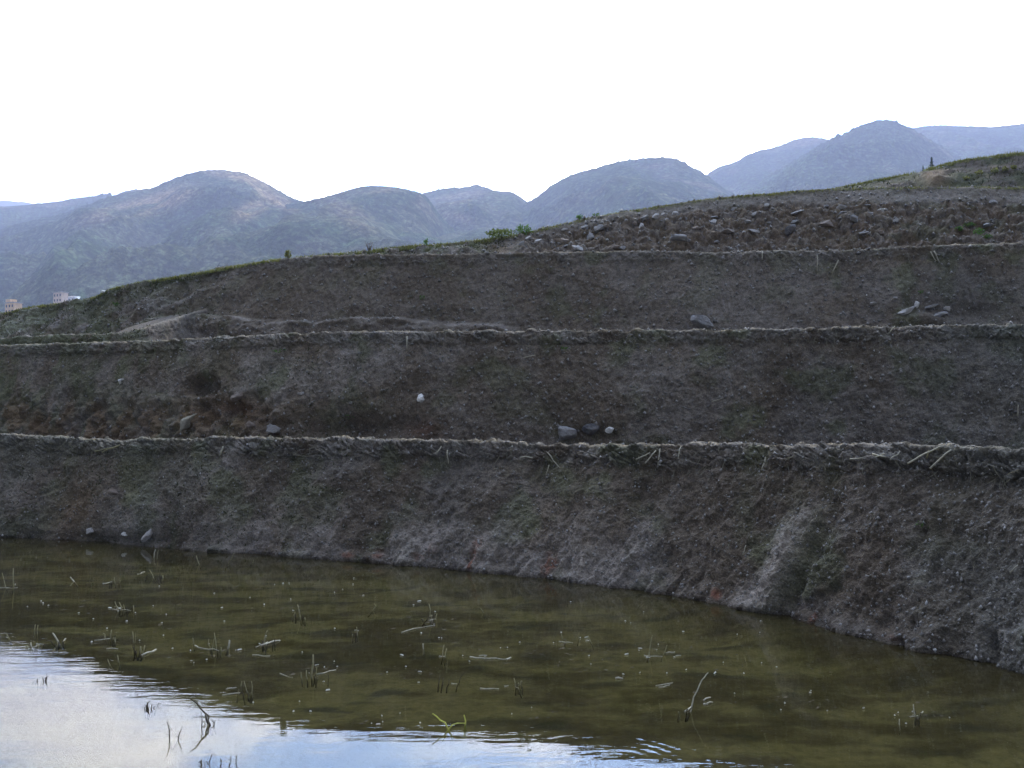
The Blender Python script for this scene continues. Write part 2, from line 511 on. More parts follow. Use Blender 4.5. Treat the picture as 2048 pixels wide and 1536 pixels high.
def colour2(col, PX, PY, P, V, face, seed):
    n = fbm(P, 1.1, 4, 311)
    left = sstep(750, 150, PX)
    col = mix(col, C_MOSS + 0 * P, 0.45 * left * sstep(-0.3, 0.4, n))
    br = left * sstep(0.55, 0.3, V) * sstep(-0.35, 0.3, fbm(P, 1.9, 4, 312))
    col = mix(col, np.array([0.150, 0.116, 0.080]) + 0 * P, 0.9 * br)
    col = mix(col, np.array([0.155, 0.115, 0.075]) + 0 * P, 0.7 * np.clip(feature(PX, PY, 430, 835, 120, 40) * (0.9 + fbm(P, 2.5, 3, 315)), 0, 1))
    mid = sstep(550, 800, PX) * sstep(1450, 1000, PX)
    col = mix(col, C_BROWN * 0.95 + 0 * P, 0.5 * mid * sstep(0.9, 0.5, V))
    col = mix(col, C_RED * 0.7 + 0 * P, 0.7 * feature(PX, PY, 465, 815, 45, 14) * (0.5 + 0.8 * n))
    col = mix(col, C_RED * 0.45 + 0 * P, 0.6 * feature(PX, PY, 850, 860, 35, 18))
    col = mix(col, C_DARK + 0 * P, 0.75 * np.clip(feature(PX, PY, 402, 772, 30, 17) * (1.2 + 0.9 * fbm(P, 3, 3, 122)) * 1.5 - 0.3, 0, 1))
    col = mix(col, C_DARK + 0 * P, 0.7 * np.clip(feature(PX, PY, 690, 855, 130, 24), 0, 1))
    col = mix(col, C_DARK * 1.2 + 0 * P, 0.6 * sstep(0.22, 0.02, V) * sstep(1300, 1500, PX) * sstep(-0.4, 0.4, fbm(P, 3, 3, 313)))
    col = mix(col, np.array([0.12, 0.135, 0.14]) + 0 * P, 0.5 * sstep(1750, 1980, PX))
    return col


bank('b2', px2, B2, C2, (150, 26, 10), bund_h=0.16, lip=0.02, lip_frac=0.085, tread=14, amp=0.95, clod=0.85, relief=relief2, colour=colour2, seed=2)

# ---- low extra bund at the left, on the second tread
px2b = np.arange(-420, 420, 1.6)
cy2b = interp(px2b, [(-500, 672), (-100, 678), (0, 677), (30, 673), (100, 670), (200, 667), (250, 664), (290, 656), (340, 641), (400, 622), (440, 612)], 8)
d2b = interp(px2b, [(-500, 30), (0, 24.5), (100, 22.6), (200, 20.8), (290, 19.8), (340, 21.6), (400, 23.5), (440, 24.6)], 40)
Cb = at(px2b, cy2b, d2b)
Bb = Cb.copy(); Bb[:, 1] -= 0.5; Bb[:, 0] -= 0.5 * (px2b - 1024) / F; Bb[:, 2] = 2.75


def colour2b(col, PX, PY, P, V, face, seed):
    col = mix(col, C_MOSS * 0.95 + 0 * P, 0.85 * face * sstep(-0.5, 0.1, fbm(P, 1.2, 3, 321)) * sstep(300, 240, PX))
    col = mix(col, (C_BROWN + C_GREY) * 0.5 + 0 * P, 0.7 * sstep(270, 330, PX))
    return mix(col, C_DARK + 0 * P, 0.8 * sstep(1.2, 1.8, V))


bank('b2b', px2b, Bb, Cb, (34, 16, 8), bund_h=0.12, lip=0.02, lip_frac=0.2, tread=0.5, amp=0.9, clod=0.6, top_dry=0.35, colour=colour2b, seed=12)

# ---- third bank
px3 = np.concatenate([np.arange(-700, -60, 4.0), np.arange(-60, 2110, 1.7), np.arange(2110, 3700, 6.0)])
cy3 = interp(px3, [(-500, 690), (-200, 655), (0, 628), (60, 614), (130, 605), (185, 597), (205, 586), (215, 580), (260, 568), (330, 557), (400, 545), (540, 520), (620, 513), (700, 509),
                   (900, 508), (1100, 504), (1300, 501), (1420, 504), (1485, 506), (1505, 501), (1700, 500), (1850, 491), (2048, 485), (2300, 480), (2700, 470)], 9)
d_c3 = interp(px3, [(-600, 38), (-200, 33), (0, 30), (100, 28.5), (200, 27), (300, 25.6), (540, 23.2), (700, 22.4), (1100, 21.8), (1400, 20.6), (2048, 19.6), (2700, 19)], 60)
C3 = at(px3, cy3, d_c3)
off3 = interp(px3, [(-600, 4.5), (0, 3.6), (300, 2.4), (540, 1.6), (800, 1.1), (1400, 0.85), (2700, 0.8)], 60)
B3 = C3.copy(); B3[:, 1] -= off3; B3[:, 0] -= off3 * (px3 - 1024) / F
B3[:, 2] = interp(px3, [(-600, 3.1), (0, 3.0), (300, 2.75), (700, 2.62), (2700, 2.6)], 60)


def relief3(PX, PY, P, V, face):
    left = sstep(620, 300, PX)
    r = left * face * (0.16 * fbm(P, 1.0, 4, 130, 0.6))
    # spoil heap along its foot
    crest = np.interp(PX, [230, 290, 340, 390, 470, 560, 640, 720, 800, 880, 1000, 1060], [662, 655, 640, 632, 640, 648, 650, 640, 642, 650, 655, 662])
    heap = sstep(-9, 10, PY - crest) * sstep(235, 300, PX) * sstep(1060, 960, PX) * face
    r += heap * (0.26 + 0.10 * fbm(P, 2.6, 3, 131))
    r -= 0.12 * feature(PX, PY, 185, 632, 26, 18) * face
    r -= 0.15 * feature(PX, PY, 535, 655, 24, 10) + 0.13 * feature(PX, PY, 850, 657, 60, 7)
    r -= 0.16 * feature(PX, PY, 1930, 625, 75, 26) * face
    r += 0.16 * feature(PX, PY, 1850, 640, 60, 14) * face
    # a diagonal trodden ramp at the left
    ramp_ = np.exp(-(((PY - (648 - (PX - 290) * 0.55)) / 7.0) ** 2)) * sstep(270, 310, PX) * sstep(430, 390, PX)
    r += 0.10 * ramp_ * face
    r += 0.022 * face * noise(np.stack([(PX - PY * .3) / 8, PY / 30, 0 * PX], -1), 1, 57)
    return r


def colour3(col, PX, PY, P, V, face, seed):
    n = fbm(P, 1.0, 4, 331)
    left = sstep(520, 180, PX)
    col = mix(col, np.array([0.095, 0.115, 0.07]) + 0 * P, 0.7 * left * sstep(-0.55, 0.15, n))
    mid = sstep(330, 520, PX) * sstep(1300, 900, PX)
    col = mix(col, C_BROWN * 0.97 + 0 * P, 0.65 * mid * (1 - 0.4 * sstep(0.85, 0.95, V)))
    crest = np.interp(PX, [230, 290, 340, 390, 470, 560, 640, 720, 800, 880, 1000, 1060], [662, 655, 640, 632, 640, 648, 650, 640, 642, 650, 655, 662])
    heap = sstep(-5, 6, PY - crest) * sstep(14, 6, PY - crest) * sstep(240, 310, PX) * sstep(1060, 960, PX) * face
    col = mix(col, C_PALE * 0.95 + 0 * P, 0.75 * heap * sstep(-0.3, 0.3, fbm(P, 3, 3, 332)))
    ramp_ = np.exp(-(((PY - (648 - (PX - 290) * 0.55)) / 7.0) ** 2)) * sstep(270, 310, PX) * sstep(430, 390, PX)
    col = mix(col, C_GREY * 1.1 + 0 * P, 0.7 * ramp_)
    gr = sstep(1150, 1350, PX) * sstep(1750, 1500, PX)
    col = mix(col, C_GREY * 1.1 + 0 * P, 0.55 * gr)
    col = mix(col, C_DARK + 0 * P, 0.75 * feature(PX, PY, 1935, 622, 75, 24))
    return mix(col, np.array([0.13, 0.135, 0.135]) + 0 * P, 0.45 * sstep(1700, 2000, PX) * sstep(0.95, 0.6, V))


bank('b3', px3, B3, C3, (130, 22, 10), bund_h=0.12, lip=0.012, lip_frac=0.075, tread=8, amp=0.9, clod=0.75, relief=relief3, colour=colour3, seed=3, below=0.6)

# ---- fourth bank with the stones
px4 = np.concatenate([np.arange(430, 2110, 1.8), np.arange(2110, 3500, 6.0)])
cy4 = interp(px4, [(430, 535), (560, 519), (640, 511), (700, 506), (760, 498), (880, 488), (1000, 476), (1060, 463), (1180, 434), (1290, 416), (1420, 396), (1500, 388), (1545, 387), (1580, 381), (1640, 378),
                   (1700, 376), (1850, 373), (2048, 374), (2300, 374), (2700, 376)], 14)
d_c4 = interp(px4, [(430, 34), (560, 32), (700, 29), (800, 27.2), (1000, 26), (1200, 26.4), (1400, 27), (2048, 26.5), (2700, 26)], 60)
C4 = at(px4, cy4, d_c4)
off4 = interp(px4, [(430, 4.0), (700, 3.0), (1000, 2.6), (1400, 3.4), (2048, 3.4), (2700, 3.4)], 60)
B4 = C4.copy(); B4[:, 1] -= off4; B4[:, 0] -= off4 * (px4 - 1024) / F; B4[:, 2] = 4.6


def relief4(PX, PY, P, V, face):
    st = sstep(1000, 1080, PX)
    line = np.interp(PX, [1000, 1100, 1200, 1290, 1400, 1500, 1600, 1800, 2048], [468, 462, 445, 432, 420, 408, 405, 403, 402])
    stz = st * sstep(-6, 8, PY - line) * face
    r = stz * (0.13 * fbm(P, 2.3, 4, 140, 0.65) - 0.03)
    d1, d2, idc = worley(P[..., 0] * 3.2 + fbm(P, 2, 3, 141) * 0.6, P[..., 2] * 6.0 + fbm(P, 2, 3, 142) * 0.6, 77)
    r += stz * 0.08 * (sstep(0.02, 0.25, d2 - d1) * (0.3 + idc) - 0.5)
    bushy = sstep(1010, 960, PX) * face
    r += bushy * 0.14 * fbm(P, 2.6, 3, 143)
    return r


def colour4(col, PX, PY, P, V, face, seed):
    line = np.interp(PX, [1000, 1100, 1200, 1290, 1400, 1500, 1600, 1800, 2048], [468, 462, 445, 432, 420, 408, 405, 403, 402])
    st = sstep(1000, 1080, PX) * sstep(-6, 8, PY - line) * face
    d1, d2, idc = worley(P[..., 0] * 3.2 + fbm(P, 2, 3, 141) * 0.6, P[..., 2] * 6.0 + fbm(P, 2, 3, 142) * 0.6, 77)
    c = mix(C_OCHRE * 0.45 + C_BROWN * 0.4 + 0 * P, C_GREY * 0.95 + 0 * P, 0.6 * sstep(0.6, 0.8, idc))
    c = mix(c, C_DARK + 0 * P, 0.5 * sstep(0.2, 0.0, d2 - d1))
    c = mix(c, C_MOSS * 0.8 + 0 * P, 0.5 * sstep(0.0, 0.5, fbm(P, 1.3, 4, 341)) * sstep(1600, 1850, PX))
    col = mix(col, c, 0.9 * st)
    col = mix(col, (C_BROWN * 0.5 + C_GREY * 0.45) + 0 * P, 0.8 * sstep(1000, 1100, PX) * (1 - sstep(-6, 8, PY - line)) * (V < 1.0))
    g = sstep(1010, 930, PX) * face
    col = mix(col, np.array([0.085, 0.105, 0.045]) + 0 * P, 0.85 * g * sstep(-0.4, 0.2, fbm(P, 1.1, 3, 342)))
    col = mix(col, C_OCHRE + 0 * P, 0.7 * feature(PX, PY, 1000, 500, 30, 14))
    tg = sstep(0.96, 1.02, V) * sstep(1750, 1500, PX)
    return mix(col, np.array([0.16, 0.17, 0.06]) + 0 * P, 0.55 * tg)


bank('b4', px4, B4, C4, (100, 18, 10), bund_h=0.06, lip=0.0, tread=10.0, amp=0.9, clod=0.4, relief=relief4, colour=colour4, seed=4, shape=1.25, below=0.6)

# ---- grassy hilltop above, at the right
px5 = np.concatenate([np.arange(1560, 2110, 2.0), np.arange(2110, 3400, 6.0)])
cy5 = interp(px5, [(1560, 396), (1640, 383), (1680, 375), (1740, 362), (1800, 351), (1850, 339), (1900, 325), (1950, 316), (2000, 310), (2048, 304), (2200, 292), (2700, 280)], 10)
d_c5 = interp(px5, [(1560, 46), (1800, 42), (2048, 40), (2700, 38)], 60)
C5 = at(px5, cy5, d_c5)
B5 = C5.copy(); B5[:, 1] = 34.0; B5[:, 0] = (px5 - 1024) / F * 34.0; B5[:, 2] = 7.7


def relief5(PX, PY, P, V, face):
    r = face * 0.22 * fbm(P, 0.35, 4, 150, 0.55) * sstep(1.0, 0.8, V)
    r += face * 0.4 * feature(PX, PY, 1872, 366, 34, 14)
    return r


def colour5(col, PX, PY, P, V, face, seed):
    n = fbm(P, 0.7, 4, 351)
    c = mix(C_BROWN * 0.65 + 0 * P, np.array([0.062, 0.07, 0.038]) + 0 * P, sstep(-0.5, 0.3, n))
    c = mix(c, C_OCHRE * 0.95 + 0 * P, 0.8 * np.clip(1.4 * feature(PX, PY, 1872, 360, 24, 22), 0, 1))
    return c


bank('b5', px5, B5, C5, (90, 6, 14), bund_h=-0.2, lip=0.0, tread=70.0, amp=1.2, clod=0.0, relief=relief5, colour=colour5, seed=5, shape=1.0, back=4.0, top_dry=0.0, mat=EARTH_FAR, below=1.5)

# ------------------------------------------------------------------ paddy: mud bottom and water
def sheet(name, x0, x1, y0, y1, nx, ny, zf, mat, colf=None):
    X, Y = np.meshgrid(np.linspace(x0, x1, nx), np.linspace(y0, y1, ny))
    P = np.stack([X, Y, 0 * X], -1)
    P[..., 2] = zf(P)
    return mesh_obj(name, P, grid_faces(ny, nx), mat, None, colf(P) if colf is not None else None)


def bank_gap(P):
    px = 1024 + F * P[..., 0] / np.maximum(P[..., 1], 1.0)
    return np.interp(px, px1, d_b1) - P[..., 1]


def mud_z(P):
    z = -0.085 + 0.018 * fbm(P, 1.4, 3, 200) + 0.01 * fbm(P, 6, 3, 201)
    return np.minimum(z + 0.085 * sstep(1.1, 0.12, bank_gap(P)), -0.006) + 0.35 * sstep(1.6, 0.4, P[..., 1] + 0.2 * noise(P, 0.8, 203))


def mud_col(P):
    Q = P * np.array([1.0, 2.1, 0])
    n = fbm(Q, 1.5, 4, 210, 0.55); n2 = fbm(Q, 0.35, 3, 214)
    c = mix(np.array([0.075, 0.064, 0.028]) + 0 * P, np.array([0.165, 0.148, 0.068]) + 0 * P, sstep(-0.45, 0.4, n + 0.6 * n2))
    c = mix(c, np.array([0.04, 0.042, 0.025]) + 0 * P, 0.8 * sstep(0.25, 0.6, fbm(Q, 1.9, 3, 218)))
    return 0.74 * mix(c, np.array([0.075, 0.065, 0.035]) + 0 * P, 0.75 * sstep(1.3, 0.1, bank_gap(P) + 0.3 * n))  # dark reflection of the bank painted into the mud colour along its foot


m, nt, out = new_mat('paddy_mud')
geo = nt.nodes.new('ShaderNodeNewGeometry').outputs['Position']
att = N(nt, 'ShaderNodeAttribute', attribute_name='tint')
c = mixc(nt, 1.0, att.outputs['Color'], ramp(nt, texnoise(nt, 14, 5, 0.65, geo), [(0.3, 0.7), (0.7, 1.25)]), 'MULTIPLY')
principled(nt, out, c, 0.95, 0.05, bump(nt, texnoise(nt, 25, 4, 0.6, geo), 0.02, 0.5))
MUD = m
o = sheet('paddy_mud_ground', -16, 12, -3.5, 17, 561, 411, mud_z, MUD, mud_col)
tag(o, kind='structure')

m, nt, out = new_mat('paddy_water')
geo = nt.nodes.new('ShaderNodeNewGeometry').outputs['Position']


def mapped(nt, vec, scale, rot=0.0):
    mp = nt.nodes.new('ShaderNodeMapping'); mp.inputs['Scale'].default_value = scale; mp.inputs['Rotation'].default_value = (0, 0, rot)
    nt.links.new(vec, mp.inputs['Vector'])
    return mp.outputs[0]


w1 = texnoise(nt, 1.0, 3, 0.5, mapped(nt, geo, (2.2, 9.0, 1), R(6)))
w2 = texnoise(nt, 1.0, 2, 0.5, mapped(nt, geo, (7, 26, 1), R(-5)))
amp_ = ramp(nt, texnoise(nt, 0.45, 2, 0.5, geo), [(0.35, 0.35), (0.65, 1.0)])
RC = water_at(1225, 1526)
sub = nt.nodes.new('ShaderNodeVectorMath'); sub.operation = 'DISTANCE'; sub.inputs[1].default_value = tuple(RC)
nt.links.new(geo, sub.inputs[0])
dist = sub.outputs['Value']
ring = mathn(nt, 'SINE', mathn(nt, 'MULTIPLY', dist, 2 * math.pi / 0.062))
env = ramp(nt, dist, [(0.06, 0.0), (0.16, 0.6), (0.36, 1.0), (0.47, 0.0)])
h = mathn(nt, 'ADD', mathn(nt, 'MULTIPLY', mathn(nt, 'ADD', w1, mathn(nt, 'MULTIPLY', w2, 0.25)), amp_), mathn(nt, 'MULTIPLY', mathn(nt, 'MULTIPLY', mathn(nt, 'MULTIPLY', ring, env), ramp(nt, texnoise(nt, 2.6, 2, 0.5, geo), [(0.42, 0.0), (0.6, 1.0)])), 0.14))
nrm = bump(nt, h, 0.0012, 1.0)
fr = N(nt, 'ShaderNodeFresnel', i_IOR=1.333); nt.links.new(nrm, fr.inputs['Normal'])
gl = N(nt, 'ShaderNodeBsdfGlossy', i_Roughness=0.0); nt.links.new(nrm, gl.inputs['Normal'])
tr = nt.nodes.new('ShaderNodeBsdfTransparent'); tr.inputs[0].default_value = (0.76, 0.72, 0.57, 1)
mx = nt.nodes.new('ShaderNodeMixShader')
nt.links.new(fr.outputs[0], mx.inputs[0]); nt.links.new(tr.outputs[0], mx.inputs[1]); nt.links.new(gl.outputs[0], mx.inputs[2])
nt.links.new(mx.outputs[0], out.inputs[0])
WATER = m
o = sheet('water', -16, 12, -3.5, 17, 3, 3, lambda P: 0 * P[..., 0], WATER)
tag(o, kind='structure')

# ------------------------------------------------------------------ distant mountains and the valley floor
def hill_material():
    m, nt, out = new_mat('mountain_cover')
    geo = nt.nodes.new('ShaderNodeNewGeometry').outputs['Position']
    a = N(nt, 'ShaderNodeAttribute', attribute_name='tint')
    c = mixc(nt, 1.0, a.outputs['Color'], ramp(nt, texnoise(nt, 0.13, 5, 0.75, geo), [(0.3, 0.3), (0.5, 0.85), (0.7, 2.3)]), 'MULTIPLY')
    c = mixc(nt, 1.0, c, ramp(nt, texnoise(nt, 0.012, 4, 0.6, geo), [(0.3, 0.7), (0.7, 1.3)]), 'MULTIPLY')
    principled(nt, out, c, 1.0, 0.0, bump(nt, texnoise(nt, 0.12, 5, 0.7, geo), 9.0, 0.8))
    return m


HILL = hill_material()
C_FOREST = np.array([0.045, 0.065, 0.03]); C_SCRUB = np.array([0.075, 0.085, 0.045]); C_TAN = np.array([0.17, 0.135, 0.085])
MTN = {}


def mountain(key, ridge, D, Db=430.0, zb=18.0, seed=0, step=1.6, rows=150, relief=1.0, tan=0.3, wood=0.5, expo=1.25, sunlit_tan=(), sm=5, treeline=1.0):
    px = np.arange(ridge[0][0], ridge[-1][0] + 1, step)
    py = interp(px, ridge, sm)
    Rg = at(px, py, D)
    nc = len(px)
    v = np.concatenate([np.linspace(0, 1, rows), 1 + np.linspace(0, 1, 14)[1:] * 0.5])
    P = np.zeros((len(v), nc, 3))
    for i, t in enumerate(v):
        if t <= 1:
            d = Db + (D - Db) * t
            P[i, :, 2] = zb + (Rg[:, 2] - zb) * (t ** expo)
        else:
            d = D + (D - Db) * (t - 1)
            P[i, :, 2] = Rg[:, 2] - (Rg[:, 2] - zb) * ((t - 1) * 1.2) ** 1.3
        P[i, :, 0] = (px - 1024) / F * d; P[i, :, 1] = d
    V = np.repeat(v[:, None], nc, 1)
    env = np.clip(np.sin(np.clip(V, 0, 1) * math.pi), 0, 1) ** 0.8
    Q = P * np.array([1, 0.75, 0.5])
    rid = 1 - np.abs(fbm(Q, 1 / 330.0, 3, seed + 3)) * 2
    P[..., 2] += relief * env * (46 * (rid - 0.35) + 20 * fbm(Q, 1 / 130.0, 3, seed + 5) + 7 * fbm(Q, 1 / 45.0, 2, seed + 6))
    wd = sstep(-0.35, 0.25, fbm(P, 1 / 220.0, 3, seed + 8) + wood - 0.3)
    P[..., 2] += (0.15 + 0.85 * wd) * (2.6 * np.abs(noise(P, 1 / 9.0, seed + 9)) + 2.0 * noise(P, 1 / 4.5, seed + 10)) * treeline
    PX, PY = proj(P)
    n = fbm(P, 1 / 90.0, 4, seed + 20, 0.6)
    col = mix(C_SCRUB + 0 * P, C_FOREST + 0 * P, sstep(-0.35, 0.25, n + wood - 0.35))
    tn = sstep(0.2, 0.6, fbm(P, 1 / 160.0, 4, seed + 21, 0.6) + tan - 0.35 + 0.2 * sstep(0.75, 1.0, V))
    for (cx, cy, rx, ry, rot) in sunlit_tan:
        tn = np.maximum(tn, np.clip(1.5 * feature(PX, PY, cx, cy, rx, ry, rot), 0, 1) * sstep(-0.6, 0.0, n))
    col = mix(col, C_TAN + 0 * P, 0.4 * tn)
    for (cx, cy, rx, ry, rot) in sunlit_tan:
        k_ = np.clip(1.4 * feature(PX, PY, cx, cy, rx, ry, rot) - 0.1, 0, 1) * sstep(-0.5, 0.2, n)
        col = mix(col, np.array([0.27, 0.195, 0.10]) + 0 * P, (0.5 if key == '1' else 0.15) * k_)  # warm sunlight on the slopes painted into these tan patches
    o = mesh_obj('mountain', P, grid_faces(*P.shape[:2]), HILL, None, col)
    tag(o, kind='structure')
    MTN[key] = (P, PX, PY)
    return o


mountain('far', [(-500, 380), (-200, 392), (0, 402), (12, 401), (25, 405), (42, 403), (70, 412), (140, 430), (260, 470)], 4300, seed=100, rows=60, relief=0.4, Db=2400, zb=60)
mountain('l', [(-500, 372), (-200, 398), (0, 413), (50, 410), (62, 407), (85, 406), (110, 403), (130, 399), (170, 393), (200, 388), (214, 387), (224, 393), (262, 404), (330, 440), (430, 480)], 2100, seed=110, rows=100, wood=0.7, tan=0.1, treeline=1.6)
mountain('s', [(150, 415), (200, 399), (222, 391), (245, 382), (265, 379), (300, 378), (345, 390), (430, 440)], 1950, seed=120, rows=80, tan=0.6, wood=0.2)
mountain('1', [(-420, 540), (-150, 500), (0, 456), (60, 441), (115, 429), (160, 412), (210, 394), (250, 385), (295, 378), (320, 367), (345, 357), (380, 347), (410, 341), (445, 341), (485, 347), (515, 360), (540, 373), (565, 389),
               (585, 398), (612, 405), (660, 432), (760, 490), (850, 540)], 1500, seed=130, rows=200, tan=-0.1, wood=0.55,
         sunlit_tan=((500, 420, 40, 16, -25), (555, 400, 40, 12, 30), (470, 350, 60, 10, 8), (520, 375, 50, 16, 35), (250, 420, 90, 16, -15), (330, 400, 60, 20, -20)))
mountain('2', [(250, 600), (350, 530), (420, 490), (465, 462), (500, 446), (540, 425), (575, 409), (605, 404), (650, 393), (700, 378), (722, 373), (747, 371), (775, 373), (805, 377), (840, 386), (855, 397), (870, 420), (900, 455), (980, 510)], 1230,
         seed=140, rows=190, tan=-0.05, wood=0.4, sunlit_tan=((740, 378, 60, 8, 0), (700, 430, 60, 20, 30)))
mountain('3', [(740, 430), (800, 398), (845, 386), (880, 378), (900, 375), (925, 375), (950, 370), (965, 372), (985, 380), (1000, 383), (1022, 382), (1040, 393), (1057, 405), (1090, 430), (1150, 470), (1250, 520)], 1720,
         seed=150, rows=150, tan=0.1, wood=0.3, sunlit_tan=((925, 395, 50, 10, -15), (915, 435, 30, 10, 10)))
mountain('4', [(840, 520), (950, 465), (1020, 428), (1057, 405), (1078, 392), (1100, 375), (1140, 353), (1170, 343), (1200, 335), (1230, 325), (1270, 319), (1300, 316), (1340, 315), (1360, 320), (1385, 332), (1417, 351), (1450, 378), (1550, 430), (1700, 480)], 1500,
         seed=160, rows=180, tan=-0.1, wood=0.6)
mountain('5', [(1270, 440), (1360, 392), (1417, 351), (1430, 340), (1445, 333), (1475, 325), (1500, 310), (1530, 300), (1562, 293), (1585, 283), (1610, 276), (1635, 274), (1660, 278), (1720, 300), (1800, 345), (1900, 400)], 2050,
         seed=170, rows=140, tan=0.0, wood=0.6, sunlit_tan=((1610, 284, 50, 8, -10),))
mountain('6', [(1330, 470), (1480, 395), (1560, 342), (1640, 295), (1663, 281), (1680, 272), (1700, 268), (1712, 259), (1728, 252), (1745, 247), (1765, 241), (1785, 241), (1802, 244), (1815, 252), (1832, 257), (1870, 280), (1950, 330), (2050, 380)], 1600,
         seed=180, rows=180, tan=0.0, wood=0.8, sm=3, treeline=1.5)
mountain('7', [(1620, 380), (1740, 310), (1800, 272), (1832, 257), (1855, 253), (1880, 251), (1930, 252), (1970, 254), (2005, 254), (2030, 250), (2060, 248), (2300, 230), (2600, 262)], 2150, seed=190, rows=150, tan=-0.1, wood=0.6)


def flat_mat():
    m, nt, out = new_mat('valley_cover')
    geo = nt.nodes.new('ShaderNodeNewGeometry').outputs['Position']
    c = ramp(nt, texnoise(nt, 0.02, 6, 0.65, geo), [(0.35, (0.05, 0.07, 0.03)), (0.65, (0.13, 0.12, 0.07))])
    principled(nt, out, c, 1.0, 0.0)
    return m


G = 5200.0
o = mesh_obj('ground', [(-G, -600, -0.9), (G, -600, -0.9), (G, 2 * G - 3000, -0.9), (-G, 2 * G - 3000, -0.9)], [(0, 1, 2, 3)], flat_mat(), smooth=False)
tag(o, kind='structure')

# ------------------------------------------------------------------ stones
def stone_geo(seed, n_cut=18, sub=3):
    bm_r = np.random.default_rng(seed)
    # points on a sphere grid
    nu, nv = 22, 14
    th = np.linspace(0, math.pi, nv); ph = np.linspace(0, 2 * math.pi, nu, endpoint=False)
    T, Pn = np.meshgrid(th, ph, indexing='ij')
    D = np.stack([np.sin(T) * np.cos(Pn), np.sin(T) * np.sin(Pn), np.cos(T)], -1)
    r = np.ones(T.shape)
    for k in range(n_cut):
        a = bm_r.normal(size=3); a /= np.linalg.norm(a)
        h = bm_r.uniform(0.36, 0.8)
        dd = D @ a
        r = np.where(dd > 1e-3, np.minimum(r, h / np.maximum(dd, 1e-3)), r)
    r = np.minimum(r, 1.0)
    r = r * (1 + 0.09 * fbm(D + seed % 50, 2.6, 4, seed, 0.6))
    V = (D * r[..., None]).reshape(-1, 3)
    V = V / np.abs(V).max(0)
    F_ = []
    for i in range(nv - 1):
        for j in range(nu):
            F_.append((i * nu + j, (i + 1) * nu + j, (i + 1) * nu + (j + 1) % nu, i * nu + (j + 1) % nu))
    return V, F_


def stone(key, px, py, w, h, rot, mat, label, group=None, depth=None, sink=0.25, name='stone'):
    p, n = on_bank(key, px, py)
    sc = p[1] / F
    V, F_ = stone_geo(int(px * 7 + py))
    W, H = w * sc / 2, h * sc / 2
    Dp = (depth * sc / 2) if depth else (W + H) * 0.5
    V = V * np.array([W, Dp, H])
    c, s = math.cos(R(-rot)), math.sin(R(-rot))
    V = np.stack([V[:, 0] * c - V[:, 2] * s, V[:, 1], V[:, 0] * s + V[:, 2] * c], -1)
    o = mesh_obj(name, V, F_, STONE[mat], smooth=False)
    o.location = p + np.array([0, -1, 0]) * Dp * ((0.45 - sink) if sink < 0.5 else sink)
    return tag(o, label, 'stone', group)


G2 = 'stones lying on the second bank'
for a in (
    ('b2', 842, 795, 19, 23, -20, 'white', 'bright white stone alone in the middle of the second terrace bank', G2),
    ('b2', 242, 763, 13, 12, 0, 'white', 'small white stone high on the second bank, left of the dark hollow', G2),
    ('b2', 602, 787, 15, 9, -10, 'pale', 'small pale flat stone between the dark hollow and the bright white stone', G2),
    ('b2', 480, 792, 36, 18, -15, 'brown', 'low dull rock half buried just right of the dark hollow', G2),
    ('b2', 374, 848, 26, 54, 28, 'olive', 'tall tan slab leaning on the bank right below the dark hollow', G2, 22, 0.75),
    ('b2', 505, 850, 24, 18, 0, 'brown', 'blunt brownish stone just above the lowest bund, right of the leaning slab', G2),
    ('b2', 550, 860, 36, 24, 10, 'grey', 'bluish grey rock behind the lowest bund, beside a blunt brownish stone', G2),
    ('b2', 1138, 866, 46, 38, 0, 'grey', 'big mottled grey boulder at the foot of the second bank', G2),
    ('b2', 1184, 862, 42, 30, 0, 'dark', 'dark boulder between the mottled grey boulder and a white topped stone', G2),
    ('b2', 1220, 859, 19, 15, 0, 'white', 'white topped stone right of the dark boulder at the foot of the bank', G2),
): stone(*a)
G1 = 'stones at the foot of the lowest bank'
for a in (
    ('b1', 180, 1061, 19, 11, -15, 'pale', 'flat pale stone at the water line, leftmost of three at the left', G1),
    ('b1', 250, 1066, 15, 10, 0, 'white', 'small roundish white stone at the water line between two larger pale ones', G1),
    ('b1', 300, 1068, 20, 40, 30, 'pale', 'tall pale stone leaning out of the lowest bank at the water edge', G1),
    ('b1', 226, 984, 30, 13, 5, 'brown', 'flat dull rock jutting out halfway up the lowest bank at the left', G1),
): stone(*a)
G3 = 'stones lying on the third bank'
for a in (
    ('b3', 1403, 644, 46, 36, 0, 'grey', 'round dull grey boulder resting just behind the second bund', G3),
    ('b3', 1812, 622, 42, 13, -18, 'pale', 'pale ragged slab tilted up to the right, under the white block', G3),
    ('b3', 1833, 610, 14, 16, 0, 'white', 'white blocky stone on top of the tilted slabs', G3),
    ('b3', 1878, 629, 50, 10, -18, 'grey', 'long thin grey slab, lowest of the tilted slabs', G3),
    ('b3', 1893, 617, 18, 12, 0, 'pale', 'short pale stone above the long thin grey slab', G3),
    ('b3', 1862, 614, 32, 8, -14, 'grey', 'thin grey slab right beside the white blocky stone', G3),
    ('b3', 1745, 607, 18, 7, -8, 'pale', 'small flat pale stone alone, left of the tilted slabs', G3),
    ('b3', 1790, 595, 9, 7, 0, 'pale', 'tiny pale pebble above the tilted slabs', G3),
    ('b3', 208, 582, 11, 8, 0, 'white', 'very bright white stone on the grassy crest at the far left', G3),
): stone(*a)
G4 = 'stones set in the stony upper bank'
SMALL = 'small grey stone bedded among larger ones in the stony upper bank'
